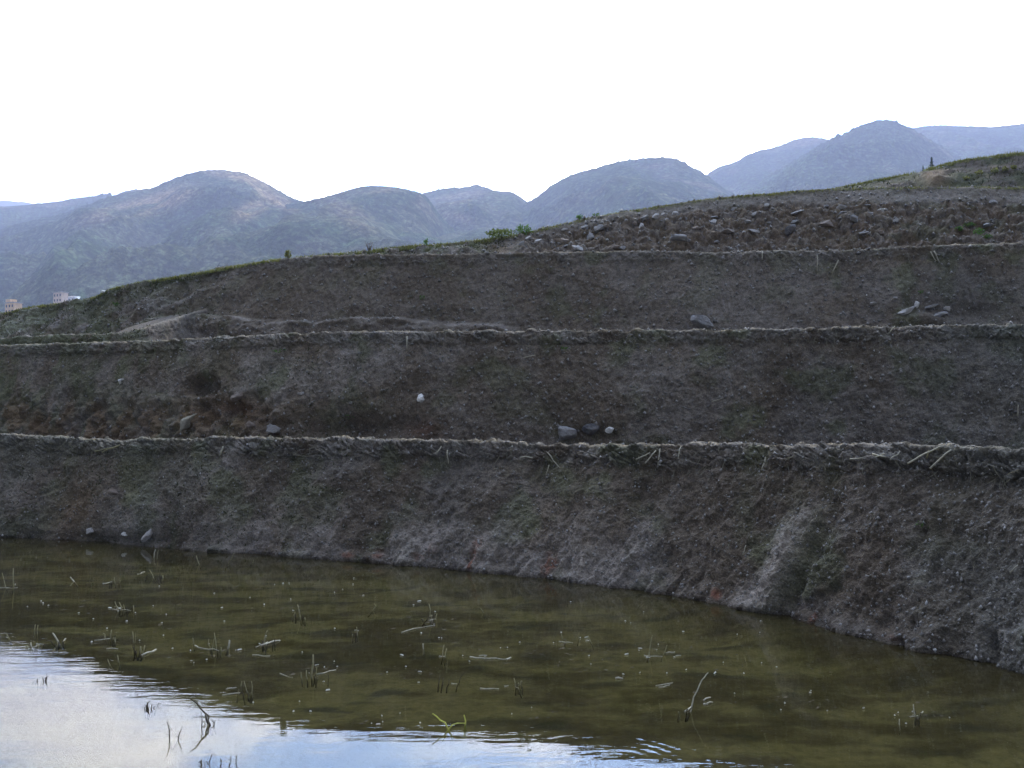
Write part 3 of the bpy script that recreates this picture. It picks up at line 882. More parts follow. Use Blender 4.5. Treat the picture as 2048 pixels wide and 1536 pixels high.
wall = [
    # px, py, w, h, rot, mat, label
    (1058, 477, 17, 9, -30, 'pale', 'pale stone tilted up, first of the stony bank beside the green shrub'),
    (1075, 484, 23, 9, -25, 'pale', 'long pale tilted stone low at the left end of the stony bank'),
    (1044, 490, 14, 12, -40, 'grey', None), (1129, 460, 15, 7, -10, 'pale', None), (1084, 472, 12, 7, -20, 'grey', None),
    (1118, 489, 8, 7, 0, 'pale', None), (1133, 494, 18, 7, -10, 'grey', None),
    (1154, 498, 25, 11, 10, 'pale', 'pale flat stone lying on the third bund, lowest at the left'),
    (1118, 499, 13, 8, 0, 'grey', None), (1131, 484, 26, 13, 0, 'brown', 'wide brown stone above the pale flat one on the bund'),
    (1170, 456, 20, 14, 0, 'grey', None), (1179, 474, 17, 22, 15, 'grey', 'upright grey stone in the middle of the left half of the stony bank'),
    (1191, 460, 17, 14, -10, 'pale', None), (1203, 456, 24, 14, -20, 'grey', None), (1216, 453, 12, 10, 0, 'brown', None),
    (1252, 445, 10, 15, 10, 'grey', None), (1271, 448, 12, 10, 0, 'brown', None),
    (1281, 459, 17, 32, 12, 'pale', 'tall pale upright stone tapering downward, tallest in the stony bank'),
    (1290, 436, 20, 12, 0, 'grey', None), (1308, 435, 21, 15, -15, 'pale', 'blocky pale stone at the top edge, right of the tall tapering one'),
    (1325, 431, 14, 8, -40, 'pale', None), (1349, 427, 18, 11, -10, 'pale', None),
    (1357, 478, 40, 17, 3, 'grey', 'broad grey lens shaped stone low in the stony bank'),
    (1385, 444, 11, 22, 5, 'brown', None), (1371, 438, 8, 10, 0, 'grey', None), (1392, 458, 22, 9, -5, 'brown', None),
    (1405, 455, 15, 7, -25, 'pale', None), (1425, 436, 24, 6, -8, 'pale', 'thin pale slab near the top of the stony bank, lying nearly flat'),
    (1423, 448, 26, 16, -25, 'pale', 'chunky pale stone right under the thin flat slab'), (1437, 451, 9, 9, 0, 'grey', None),
    (1469, 420, 15, 11, -15, 'grey', None), (1434, 484, 13, 7, 0, 'grey', None), (1245, 497, 19, 9, 0, 'grey', None),
    (1230, 494, 20, 12, 0, 'brown', None), (1332, 439, 11, 8, 0, 'grey', None), (1459, 463, 30, 12, 0, 'brown', None),
    (1531, 412, 10, 15, 35, 'pale', 'narrow pale stone standing on edge at the top of the stony bank'), (1509, 430, 20, 10, -30, 'pale', 'pale tilted stone below the narrow one on edge'),
    (1497, 444, 17, 7, -5, 'grey', None), (1506, 462, 27, 9, 10, 'pale', 'long flat pale stone, lower middle of the stony bank'),
    (1592, 423, 29, 7, -20, 'pale', 'long thin pale stone sloping up to the right'), (1591, 444, 23, 8, -15, 'grey', None),
    (1680, 416, 25, 14, -10, 'pale', 'pale wedge shaped stone high in the bank with a thin slab below it'), (1684, 425, 18, 4, 0, 'pale', None),
    (1652, 412, 14, 6, -10, 'grey', None), (1766, 419, 25, 16, 5, 'white', 'largest whitish stone near the top edge, pointed below'),
    (1768, 408, 20, 5, -10, 'pale', None), (1707, 435, 23, 14, 20, 'grey', 'grey stone sloping down to the right below the pale wedge'),
    (1737, 411, 14, 6, 0, 'grey', None), (1738, 426, 17, 5, 0, 'pale', None), (1791, 440, 14, 11, 0, 'grey', None),
    (1857, 433, 17, 5, -10, 'grey', None), (1716, 461, 14, 6, 0, 'pale', None), (1725, 468, 25, 7, -5, 'grey', None),
    (1738, 456, 22, 11, 5, 'brown', None), (1763, 466, 17, 11, 20, 'brown', None), (1580, 462, 30, 22, -30, 'dark', 'large dark stone low in the middle of the stony bank'),
    (1649, 448, 34, 17, 0, 'brown', 'broad brown stone below the pale wedge, level with the bank middle'), (1971, 452, 23, 10, -5, 'grey', 'smooth grey stone beside the bright green weeds'),
    (1985, 405, 20, 11, 0, 'grey', None), (2012, 413, 20, 9, -10, 'grey', None), (1890, 404, 17, 6, 0, 'grey', None), (1942, 404, 17, 5, 0, 'grey', None), (1540, 445, 11, 6, 0, 'grey', None),
]
for (px, py, w, h, rot, mt, lab) in wall:
    stone('b4', px, py, w, h, rot, mt, lab or SMALL, G4, depth=max(w, h) * 0.7, sink=0.15)

# loose crumbs of soil on the faces
def crumbs(name, key, n, smin, smax, mat, lim, seed):
    r = np.random.default_rng(seed)
    P, PX, PY, NR = BANKS[key]
    ok = np.where((PX > -60) & (PX < 2110) & lim(PX, PY))[0]
    idx = r.choice(ok, n)
    base = np.array([[1, 0, 0], [-1, 0, 0], [0, 1, 0], [0, -1, 0], [0, 0, 1], [0, 0, -1]], float)
    fc = np.array([[0, 2, 4], [2, 1, 4], [1, 3, 4], [3, 0, 4], [2, 0, 5], [1, 2, 5], [3, 1, 5], [0, 3, 5]])
    s = r.uniform(0, 1, n) ** 3 * (smax - smin) + smin
    V = base[None] * s[:, None, None] * r.uniform(0.6, 1.3, (n, 6, 1)) + r.normal(0, 0.25, (n, 6, 3)) * s[:, None, None]
    V = V + P[idx][:, None, :] + NR[idx][:, None, :] * 0.2 * s[:, None, None]
    Fc = fc[None] + (np.arange(n) * 6)[:, None, None]
    o = mesh_obj(name, V, Fc.reshape(-1, 3), mat, smooth=False)
    return tag(o, kind='stuff')


def soil_plain(name, base):
    m, nt, out = new_mat(name)
    geo = nt.nodes.new('ShaderNodeNewGeometry').outputs['Position']
    c = ramp(nt, texnoise(nt, 9, 3, 0.6, geo), [(0.3, tuple(0.55 * x for x in base)), (0.7, tuple(1.5 * x for x in base))])
    principled(nt, out, c, 0.95, 0.1)
    return m


CR1 = soil_plain('crumb_soil', (0.17, 0.16, 0.145)); CR2 = soil_plain('crumb_pale_soil', (0.27, 0.265, 0.25))
al = lambda PX, PY: PX > -1e9
for key, n, a, b in (('b1', 9000, 0.004, 0.017), ('b2', 7000, 0.005, 0.028), ('b3', 6000, 0.007, 0.042), ('b4', 4500, 0.01, 0.06)):
    o = crumbs('soil_rubble', key, n, a, b, CR1, al, hash(key) % 97 if False else {'b1': 1, 'b2': 2, 'b3': 3, 'b4': 4}[key])
for key, n, a, b in (('b1', 700, 0.004, 0.016), ('b2', 600, 0.005, 0.02), ('b3', 700, 0.006, 0.024)):
    o = crumbs('pale_gravel', key, n, a, b, CR2, al, {'b1': 11, 'b2': 12, 'b3': 13}[key])

# ------------------------------------------------------------------ straw, stubble
def tube(pts, r0, r1, sides=5):
    pts = np.asarray(pts, float); n = len(pts)
    V = []; F_ = []
    for i, p in enumerate(pts):
        t = pts[min(i + 1, n - 1)] - pts[max(i - 1, 0)]; t /= np.linalg.norm(t) + 1e-9
        a = np.cross(t, [0.31, 0.9, 0.2]); a /= np.linalg.norm(a) + 1e-9
        b = np.cross(t, a)
        r = r0 + (r1 - r0) * i / max(1, n - 1)
        for k in range(sides):
            an = 2 * math.pi * k / sides
            V.append(p + r * (math.cos(an) * a + math.sin(an) * b))
    for i in range(n - 1):
        for k in range(sides):
            F_.append((i * sides + k, i * sides + (k + 1) % sides, (i + 1) * sides + (k + 1) % sides, (i + 1) * sides + k))
    F_.append(tuple(range(sides))[::-1]); F_.append(tuple((n - 1) * sides + k for k in range(sides)))
    return np.array(V), F_


def jittered(pts, amt, r):
    """a few extra joints so that a stalk is never perfectly straight"""
    out = []
    for i in range(len(pts) - 1):
        a, b = pts[i], pts[i + 1]
        L = np.linalg.norm(b - a)
        for t in (0, 0.35, 0.7):
            out.append(a + (b - a) * t + (r.normal(0, amt * L, 3) if t else 0))
    out.append(pts[-1])
    return np.array(out)


def stubble(stalks, label, group, mat=STUB, name='rice_stubble', cat='stubble'):
    """stalks: list of (pixel polyline from the water up, thickness in px, kind) with kind s = standing, f = floating"""
    b = stalks[0][0][0]
    root_p = water_at(*b)
    r = np.random.default_rng(int(b[0] * 3 + b[1]))
    one = len(stalks) == 1
    root = None if one else empty(name, root_p, label, cat, group)
    stalks = list(stalks)
    if not one and not any(q in label for q in ('pair', 'two', 'three', 'twin', 'triangle', 'grass', 'straw bundle', 'double', 'row of')):
        for k in range(r.integers(3, 6)):
            x0 = b[0] + r.normal(0, 9); y0 = b[1] + r.normal(0, 2.0); t_ = r.normal(0, 7); h_ = r.uniform(3, 11)
            stalks.append(([(x0, y0), (x0 + t_ * .6, y0 - h_ * .7), (x0 + t_, y0 - h_ * r.uniform(.5, 1))], r.uniform(2.5, 4.5), 'd'))
    for pts, th, kd in stalks:
        if kd == 'f':
            W = np.array([water_at(*q) + np.array([0, 0, 0.004]) for q in pts])
        else:
            p0 = water_at(*pts[0])
            W = np.array([at(q[0], q[1], p0[1]) for q in pts])
            lean = r.uniform(-0.25, 0.35)
            W[:, 1] += (W[:, 2] - W[0, 2]) * lean * 0.4
            W[0, 2] -= 0.05
        rad = th * (0.6 if kd == 'f' else 0.72) * W[0, 1] / F / 2
        Wj = jittered(W, 0.03, r)
        V, F_ = tube(Wj - root_p, rad, rad * 0.6)
        mt = mat if kd == 's' else STRAW
        if kd == 'p': mt = STRAW
        if kd == 'd': mt = STUBD if th < 3.8 else STUB
        if one:
            o = mesh_obj(name, V, F_, mt); o.location = root_p
            tag(o, label, cat, group)
        else:
            mesh_obj('stalk', V, F_, mt, root)


GS = 'cut rice stubble standing in the paddy water'
S, Fl, Pl = 's', 'f', 'p'
data = [
    ([([(25, 1178), (25, 1137)], 4, S), ([(16, 1174), (5, 1145)], 3, S), ([(0, 1176), (35, 1176)], 3, Fl)], 'two tall stubble stalks at the far left edge, rising from one floating straw'),
    ([([(155, 1163), (140, 1154)], 5, Pl)], 'short thick stalk leaning left, right of the far left pair'),
    ([([(312, 1156), (298, 1140)], 4, S), ([(275, 1149), (290, 1144)], 3, Fl)], 'leaning stalk with a dark scrap floating on its left, below the leaning pale stone'),
    ([([(307, 1115), (310, 1099)], 4, Pl), ([(311, 1117), (316, 1101)], 3, S)], 'pair of short stalks near the bank, just below the tall leaning pale stone'),
    ([([(402, 1129), (392, 1111)], 4, S)], 'greenish stalk leaning left near the bank, right of the pair below the pale stone'),
    ([([(455, 1127), (468, 1106)], 3, S)], 'thin stalk leaning right, close to the bank at the left'),
    ([([(500, 1126), (508, 1119)], 3, S)], 'tiny slanted stalk close to the bank, right of a thin right leaning one'),
    ([([(244, 1221), (230, 1203)], 4, S), ([(247, 1220), (238, 1205)], 4, S), ([(267, 1223), (267, 1210)], 4, S), ([(225, 1219), (262, 1222)], 3, Fl), ([(250, 1220), (247, 1209)], 3, S)], 'bushy clump of short stalks over a floating straw, a separate stub at its right'),
    ([([(231, 1166), (229, 1155)], 4, S), ([(205, 1168), (225, 1164)], 4, Fl)], 'short brown stub beside a pale floating straw, behind the bushy clump'),
    ([([(603, 1238), (595, 1209)], 4, S), ([(585, 1232), (590, 1224)], 3, S)], 'tall slanting stalk standing apart with a tiny stub at its left'),
    ([([(70, 1268), (70, 1249)], 3, S), ([(76, 1268), (76, 1250)], 3, S)], 'two thin parallel upright stalks close together near the left edge'),
    ([([(23, 1277), (12, 1267)], 4, S)], 'short stalk leaning left at the left edge, just above the sky reflection'),
    ([([(125, 1285), (105, 1266)], 6, Pl), ([(125, 1285), (132, 1278)], 4, Fl)], 'thick pale stalk leaning left, just above the sky reflection'),
    ([([(68, 1294), (62, 1284)], 5, Pl), ([(65, 1295), (80, 1291)], 3, Fl)], 'small stub at the edge of the sky reflection beside the thick pale stalk'),
    ([([(222, 1279), (222, 1260)], 4, S), ([(189, 1282), (221, 1278)], 4, Fl)], 'upright stalk with a long pale straw floating to its left'),
    ([([(267, 1285), (266, 1263)], 4, S), ([(270, 1285), (271, 1266)], 2, S)], 'greenish upright twin stalk right of the one with a long floating straw'),
    ([([(277, 1306), (281, 1293)], 5, S), ([(283, 1306), (289, 1291)], 5, S), ([(283, 1312), (312, 1300)], 7, Fl)], 'looped short stub with a thick white straw pointing right'),
    ([([(241, 1326), (235, 1310)], 4, S), ([(228, 1330), (215, 1318)], 3, S), ([(213, 1299), (236, 1299)], 5, Fl)], 'two faint stalks below a white floating straw, at the edge of the sky reflection'),
    ([([(432, 1300), (429, 1265)], 4, S), ([(425, 1296), (430, 1272)], 3, S), ([(422, 1294), (417, 1278)], 3, S), ([(390, 1292), (402, 1297), (438, 1303)], 4, Fl), ([(389, 1288), (385, 1276)], 3, S)], 'tall spiky clump over a long curved floating straw'),
    ([([(453, 1297), (459, 1280)], 7, Pl)], 'thick white stub standing right of the tall spiky clump'),
    ([([(528, 1288), (529, 1274), (535, 1261)], 4, S), ([(520, 1292), (560, 1282)], 7, Fl), ([(505, 1311), (540, 1313)], 4, Fl), ([(512, 1295), (535, 1285)], 4, Fl)], 'thick white straw lying flat with a thin curved stalk rising from it'),
    ([([(625, 1357), (625, 1310)], 7, S), ([(631, 1350), (634, 1333)], 3, S), ([(615, 1358), (613, 1340)], 5, S), ([(605, 1356), (602, 1344)], 4, S), ([(633, 1350), (672, 1341)], 5, Fl), ([(560, 1348), (585, 1356)], 3, Fl)], 'tallest dense stub of the middle with a pale straw slanting off to its right'),
    ([([(500, 1386), (488, 1362)], 3, S), ([(503, 1389), (503, 1362)], 3, S), ([(445, 1392), (480, 1387)], 6, Fl), ([(452, 1380), (472, 1376)], 4, Fl), ([(480, 1372), (484, 1362)], 4, S)], 'spread of loose white straws and thin leaning stalks just above the sky reflection'),
]
for st, lab in data: stubble(st, lab, GS)
data2 = [
    ([([(424, 1450), (412, 1428), (383, 1397)], 6, S), ([(420, 1450), (416, 1432), (402, 1420)], 6, S), ([(408, 1452), (402, 1425)], 3, S)], 'bent dark stalk bundle leaning left out of the sky reflection', STUBD),
    ([([(344, 1478), (335, 1442)], 4, S), ([(346, 1478), (363, 1458)], 4, S), ([(363, 1459), (334, 1447)], 2, Pl)], 'dark triangle of broken stalks inside the sky reflection', STUBD),
    ([([(298, 1416), (294, 1410), (299, 1401)], 5, S), ([(299, 1416), (304, 1408)], 5, S)], 'small curled dark leaf poking from the sky reflection', STUBD),
    ([([(87, 1362), (95, 1352)], 4, S), ([(80, 1360), (84, 1364)], 3, S)], 'tiny dark twig in the sky reflection at the left', STUBD),
    ([([(410, 1528), (424, 1508)], 4, S), ([(438, 1532), (441, 1518)], 5, S), ([(452, 1534), (462, 1515)], 4, S), ([(470, 1524), (474, 1510)], 4, S)], 'scatter of dark bent leaves at the bottom edge, in the sky reflection', STUBD),
    ([([(861, 1240), (858, 1207)], 4, S), ([(868, 1240), (874, 1227)], 4, S), ([(865, 1240), (863, 1230)], 8, S), ([(803, 1266), (836, 1257), (870, 1252)], 4, Fl), ([(858, 1242), (872, 1238)], 5, Fl)], 'dark knot of stubble with one upright stalk and a long pale straw below it', STUB),
    ([([(970, 1226), (961, 1216)], 3, S)], 'tiny lone stalk leaning left in the calm middle of the paddy', STUB),
    ([([(735, 1222), (752, 1212), (748, 1207)], 3, S)], 'thin crooked stalk left of the dark knot of stubble', STUB),
    ([([(882, 1314), (888, 1290)], 4, S), ([(889, 1316), (893, 1297)], 4, S), ([(878, 1314), (890, 1314)], 6, Fl)], 'pale leaning stalk pair in the middle of the paddy', STUB),
    ([([(1130, 1279), (1123, 1267)], 3, S), ([(1155, 1278), (1158, 1265)], 3, S), ([(1188, 1286), (1176, 1271)], 3, S), ([(1118, 1284), (1146, 1287)], 4, Fl), ([(1172, 1283), (1180, 1281)], 5, Fl)], 'three small stalks spread above a dark floating patch', STUB),
    ([([(1294, 1310), (1304, 1270)], 4, S), ([(1322, 1309), (1334, 1290)], 3, S), ([(1288, 1312), (1325, 1314)], 4, Fl), ([(1332, 1307), (1350, 1305)], 5, Fl), ([(1352, 1313), (1362, 1312)], 5, Fl)], 'tall slanting stalk at the right with two floating straws beside it', STUB),
    ([([(876, 1367), (880, 1352)], 4, S), ([(882, 1369), (887, 1355)], 4, S), ([(893, 1369), (898, 1358)], 4, S), ([(912, 1367), (920, 1357), (930, 1345)], 3, S), ([(903, 1368), (914, 1369)], 5, Fl)], 'row of short dark stubs with a slim one bending right', STUBD),
    ([([(1032, 1374), (1028, 1356)], 4, S), ([(1009, 1374), (1017, 1373)], 5, Fl)], 'stub leaning left beside a white floating fleck', STUB),
    ([([(960, 1378), (998, 1379)], 5, Fl)], 'long white straw floating flat and alone in the middle', STRAW),
    ([([(1312, 1373), (1345, 1367)], 5, Fl), ([(1318, 1376), (1340, 1371)], 4, Fl)], 'ragged double straw floating at the right of the middle', STRAW),
    ([([(905, 1458), (890, 1445), (865, 1427)], 6, S), ([(931, 1452), (928, 1430)], 6, S), ([(885, 1462), (905, 1450), (931, 1447)], 5, S)], 'yellow green grass blades arching above the sky reflection', STUBG),
    ([([(715, 1270), (713, 1254)], 4, S), ([(709, 1262), (718, 1262)], 5, Fl)], 'tiny pale stub left of the long floating straw', STUB),
    ([([(848, 1298), (846, 1287)], 5, Pl)], 'tiny whitish stub left of the pale leaning pair', STUB),
    ([([(1231, 1358), (1246, 1358)], 8, Fl)], 'white floating scrap above the ragged double straw', STRAW),
    ([([(1372, 1424), (1384, 1413), (1388, 1395), (1405, 1362), (1418, 1347)], 5, S), ([(1370, 1425), (1384, 1414)], 7, Fl), ([(1408, 1402), (1421, 1396)], 6, Fl), ([(1408, 1411), (1425, 1406)], 6, Fl)], 'long curved stalk at the right bending up from white straws', STRAW),
    ([([(1831, 1432), (1827, 1409)], 5, Pl), ([(1820, 1435), (1836, 1433)], 5, Fl), ([(1799, 1450), (1799, 1438)], 4, Pl), ([(1842, 1428), (1846, 1424)], 5, Fl)], 'lone pale stub with white flecks in the dark water at the far right', STUB),
    ([([(940, 1315), (952, 1317), (976, 1318), (1020, 1319)], 6, Fl), ([(958, 1313), (974, 1312)], 6, Fl), ([(1013, 1320), (1022, 1316)], 6, Fl)], 'white ragged straw bundle floating beside a dark patch in the middle', STRAW),
]
for st, lab, mt in data2: stubble(st, lab, GS, mt)

# white flecks of chaff floating everywhere
r = np.random.default_rng(5)
Vs = []; Fs = []
clusters = [(230, 1230), (150, 1215), (310, 1220), (620, 1170), (900, 1290), (1000, 1310), (1120, 1290), (1200, 1340), (1300, 1300), (1420, 1330), (1500, 1340), (840, 1350), (660, 1340), (500, 1300), (380, 1310), (80, 1300), (1080, 1430), (740, 1440), (1430, 1400), (1620, 1405), (1840, 1430), (720, 1200), (450, 1180), (330, 1250), (560, 1210), (1150, 1310), (900, 1250)]
pts_ = []
for cx, cy in clusters:
    for k in range(r.integers(2, 6)):
        pts_.append((cx + r.normal(0, 55), cy + r.normal(0, 12)))
for k in range(40): pts_.append((r.uniform(0, 1600), r.uniform(1150, 1440)))
for x, y in pts_:
    wlx = np.interp(x, [p for p, _ in wl], [q for _, q in wl])
    if y < wlx + 12: y = wlx + 12 + r.uniform(5, 60)
    p = water_at(x, y); sc = p[1] / F
    L = 0.75 * sc * r.choice([1.4, 2.2, 3, 6], p=[.45, .3, .17, .08]); W = sc * r.uniform(0.5, 1.1); a = r.normal(0, 0.5)
    c, s = math.cos(a), math.sin(a)
    q = [(-L, -W), (L, -W * 0.8), (L, W), (-L, W * 0.9)]
    k0 = len(Vs)
    for (u, v) in q: Vs.append((p[0] + u * c - v * s, p[1] + (u * s + v * c) * 1.6, 0.004))
    for (u, v) in q: Vs.append((p[0] + (u * c - v * s) * .7, p[1] + (u * s + v * c) * 1.1, 0.004 + 0.7 * W + r.uniform(0, 0.006)))
    Fs += [(k0 + 3, k0 + 2, k0 + 1, k0), (k0 + 4, k0 + 5, k0 + 6, k0 + 7)] + [(k0 + i, k0 + (i + 1) % 4, k0 + 4 + (i + 1) % 4, k0 + 4 + i) for i in range(4)]
Vd = []; Fd = []
for cx, cy in clusters + [(1000, 1300), (1180, 1300), (640, 1350), (870, 1235), (1190, 1335)]:
    for k in range(r.integers(4, 11)):
        x, y = cx + r.normal(0, 45), cy + r.normal(0, 9)
        if y < np.interp(x, [p for p, _ in wl], [q for _, q in wl]) + 14: continue
        p = water_at(x, y); sc = p[1] / F; L = sc * r.uniform(1.5, 7); W = sc * r.uniform(0.6, 1.6); a = r.normal(0, 0.5); k0 = len(Vd)
        Vd += [(p[0] - L * math.cos(a), p[1] - L * math.sin(a), 0.003), (p[0] + .3 * L, p[1] - W * 2, 0.003), (p[0] + L * math.cos(a), p[1] + L * math.sin(a), 0.003 + W), (p[0] - .2 * L, p[1] + W * 2, 0.003 + .5 * W)]
        Fd.append((k0, k0 + 1, k0 + 2, k0 + 3))
o = mesh_obj('leaf_litter', Vd, Fd, STUBD, smooth=False)
tag(o, kind='stuff')
o = mesh_obj('chaff_litter', Vs, Fs, straw_material('chaff', (0.56, 0.54, 0.47)), smooth=False)
tag(o, kind='stuff')

# straws lying on the banks
GB = 'loose straws on the banks'
SS = [
    ('b1', [(895, 900), (897, 927)], 3.0, 'pale straw hanging straight down from the lowest bund near its middle'),
    ('b1', [(1040, 915), (1076, 914)], 3.0, 'pale straw lying level across the lowest bund'),
    ('b1', [(872, 907), (883, 892)], 3.0, 'short pale straw slanting on the lowest bund beside a hanging one'),
    ('b1', [(1272, 919), (1300, 905)], 3.0, 'pale straw slanting up right, first of the cluster right of the bund middle'),
    ('b1', [(1290, 927), (1312, 901)], 3.0, 'steeper straw crossing behind the slanting one on the lowest bund'),
    ('b1', [(1316, 930), (1320, 897)], 3.0, 'nearly upright straw in the cluster right of the bund middle'),
    ('b1', [(1356, 917), (1362, 893)], 2.5, 'nearly upright straw, last of the cluster right of the bund middle'),
    ('b1', [(1524, 941), (1531, 914)], 4.5, 'thick white straw hanging steeply below the lowest bund'),
    ('b1', [(1815, 927), (1850, 907), (1888, 892)], 4.0, 'long pale cane leaning up right on the lowest bund'),
    ('b1', [(1860, 937), (1884, 915), (1902, 900)], 4.0, 'second long pale cane, steeper, right of the first one'),
    ('b1', [(1780, 920), (1800, 902)], 3.0, 'short thin straw left of the two long canes'),
    ('b1', [(1745, 908), (1772, 914)], 4.0, 'pale frayed straw lying flat, left of the two canes'),
    ('b1', [(1750, 915), (1770, 907)], 3.0, 'pale straw crossing the frayed one left of the canes'),
    ('b1', [(1853, 917), (1858, 900)], 3.5, 'short pale straw standing between the two long canes'),
    ('b1', [(1700, 918), (1725, 915)], 3.0, 'thin level straw under a row of clods on the lowest bund'),
    ('b1', [(1485, 1110), (1492, 1090)], 2.5, 'thin curled straw hanging on the lowest bank left of the pale scar'),
    ('b1', [(2020, 1145), (2036, 1130)], 3.0, 'pale straw on the lowest bank near the right edge'),
    ('b1', [(440, 910), (446, 893)], 5.0, 'whitish ragged straw tuft on the lowest bund at the left'),
    ('b1', [(1095, 905), (1110, 925), (1120, 935)], 2.5, 'thin straw fanning down from the lowest bund'),
    ('b1', [(1098, 930), (1092, 950)], 2.2, 'thin straw hanging under the fan on the lowest bank'),
    ('b1', [(205, 905), (240, 890)], 4.0, 'tan straw in the broken notch of the lowest bund at the left'),
    ('b1', [(190, 903), (215, 897)], 3.0, 'short tan straw left of the broken notch in the lowest bund'),
    ('b2', [(814, 673), (814, 699)], 2.6, 'pale straw hanging straight down from the second bund'),
    ('b2', [(1047, 716), (1071, 710)], 2.2, 'thin straw lying on the second bank under its bund'),
    ('b2', [(1424, 803), (1445, 796)], 2.2, 'thin pale straw slanting on the second bank right of the middle'),
    ('b2', [(2035, 833), (2037, 810)], 2.5, 'faint upright straw on the second bank at the right edge'),
    ('b2', [(1776, 668), (1790, 652)], 2.5, 'short straw leaning on the second bund at the right'),
    ('b3', [(1664, 546), (1677, 520)], 3.0, 'pale straw slanting down from the third bund'),
    ('b3', [(1868, 502), (1879, 525)], 3.0, 'pale straw hanging down right from the third bund'),
    ('b3', [(1861, 503), (1872, 522)], 2.4, 'thinner straw parallel to the hanging one on the third bund'),
    ('b3', [(1634, 510), (1634, 543)], 2.2, 'thin straw hanging straight down from the third bund'),
    ('b3', [(1525, 503), (1524, 520)], 2.6, 'short pale straw hanging from the third bund left of the thin one'),
]
for key, pts, th, lab in SS:
    W = []
    for q in pts:
        p, n = on_bank(key, *q)
        W.append((p, n))
    c = W[0][0]
    dd = min(p[1] for p, n in W) - 0.03
    Wp = np.array([at(q[0], q[1], p[1] * 0.5 + dd * 0.5 - 0.02) for q, (p, n) in zip(pts, W)])
    rr = np.random.default_rng(int(pts[0][0]))
    rad = th * c[1] / F / 2
    V, F_ = tube(jittered(Wp, 0.025, rr) - Wp[0], rad, rad * 0.7)
    o = mesh_obj('straw', V, F_, STRAW if 'tan' not in lab else STUB); o.location = Wp[0]
    tag(o, lab, 'straw', GB)

# ------------------------------------------------------------------ plants
def leaf_cloud(n, rx, ry, rz, size, seed, up=0.4):
    r = np.random.default_rng(seed)
    c = r.normal(0, 1, (n, 3)); c /= np.linalg.norm(c, axis=1, keepdims=True)
    c *= r.uniform(0.25, 1, (n, 1)) ** 0.5
    keep = noise(c + seed, 2.6, seed) > -0.25
    c = c[keep] * np.array([rx, ry, rz]); n = len(c)
    d = r.normal(0, 1, (n, 3)); d[:, 2] += up; d /= np.linalg.norm(d, axis=1, keepdims=True)
    s = np.cross(d, r.normal(0, 1, (n, 3))); s /= np.linalg.norm(s, axis=1, keepdims=True)
    L = size * r.uniform(0.6, 1.4, (n, 1)); w = L * 0.32
    V = np.stack([c, c + d * L * 0.5 + s * w, c + d * L, c + d * L * 0.5 - s * w], 1)
    return V.reshape(-1, 3), np.arange(4 * n).reshape(n, 4)


def shrub(key, px, py, wpx, hpx, label, mat, n=260, leaf=3.2, cat='shrub', name='shrub', group=None, seed=0, stems=4):
    p, nrm = on_bank(key, px, py)
    sc = p[1] / F
    root = empty(name, p, label, cat, group)
    V, Fc = leaf_cloud(n, wpx * sc / 2, wpx * sc / 2.5, hpx * sc / 2, leaf * sc, seed + int(px), 0.5)
    V[:, 2] += hpx * sc * 0.5
    mesh_obj('foliage', V, Fc, mat, root, smooth=False)
    r = np.random.default_rng(seed + 5)
    for k in range(stems):
        e = np.array([r.uniform(-.35, .35) * wpx * sc, r.uniform(-.2, .2) * wpx * sc, hpx * sc * r.uniform(0.7, 1.05)])
        V, Fc = tube([np.zeros(3) - [0, 0, .05], e * 0.5 + r.normal(0, .02, 3), e], 0.6 * sc, 0.3 * sc, 4)
        mesh_obj('stem', V, Fc, TWIG, root)
    return root


GP = 'plants along the terrace crests'
shrub('b4', 1002, 477, 62, 18, 'yellow green leafy shrub spreading over the crest left of the stony bank', LEAFY, 750, 4.5, group=GP, seed=1)
shrub('b4', 1048, 468, 36, 18, 'smaller dark green shrub touching the right end of the leafy shrub', GREEN, 260, 4.2, group=GP, seed=2)
shrub('b3', 577, 519, 13, 17, 'small yellow green tuft standing alone on the third crest', YELLOW, 120, 5, group=GP, seed=3, name='grass_tuft', cat='grass tuft', stems=2)
shrub('b4', 738, 503, 26, 20, 'bare twiggy brown bush on the crest', TWIG, 40, 2.5, group=GP, seed=4, stems=9, name='bush', cat='bush')
shrub('b4', 852, 491, 10, 12, 'little green sprig on the crest between twiggy bush and leafy shrub', GREEN, 60, 4, group=GP, seed=5, name='weed', cat='weed', stems=2)
shrub('b4', 1161, 440, 14, 9, 'low bright green weed on the crest above the stony bank', GREEN, 90, 4, group=GP, seed=6, name='weed', cat='weed', stems=2)
shrub('b4', 1192, 433, 16, 6, 'tiny dark sprig on the crest right of a low bright green weed', GREEN, 30, 4, group=GP, seed=7, name='weed', cat='weed', stems=3)
GW = 'green weeds on the stony bank'
for (x, y, w, h, lab) in ((1958, 465, 22, 16, 'bright green weed clump right of centre among weeds, under the smooth grey stone'), (1940, 450, 24, 8, 'green weed spray left of the smooth grey stone'),
                          (1975, 476, 24, 9, 'lowest green weed clump, just above the third bund at the right'), (1918, 457, 14, 7, 'small green weed left of the other weeds on the stony bank')):
    shrub('b4', x, y + h * 0.4, w, h, lab, GREEN, 130, 4.0, group=GW, seed=int(x), name='weed', cat='weed', stems=2)
GH = 'yellowish tufts on the hilltop'
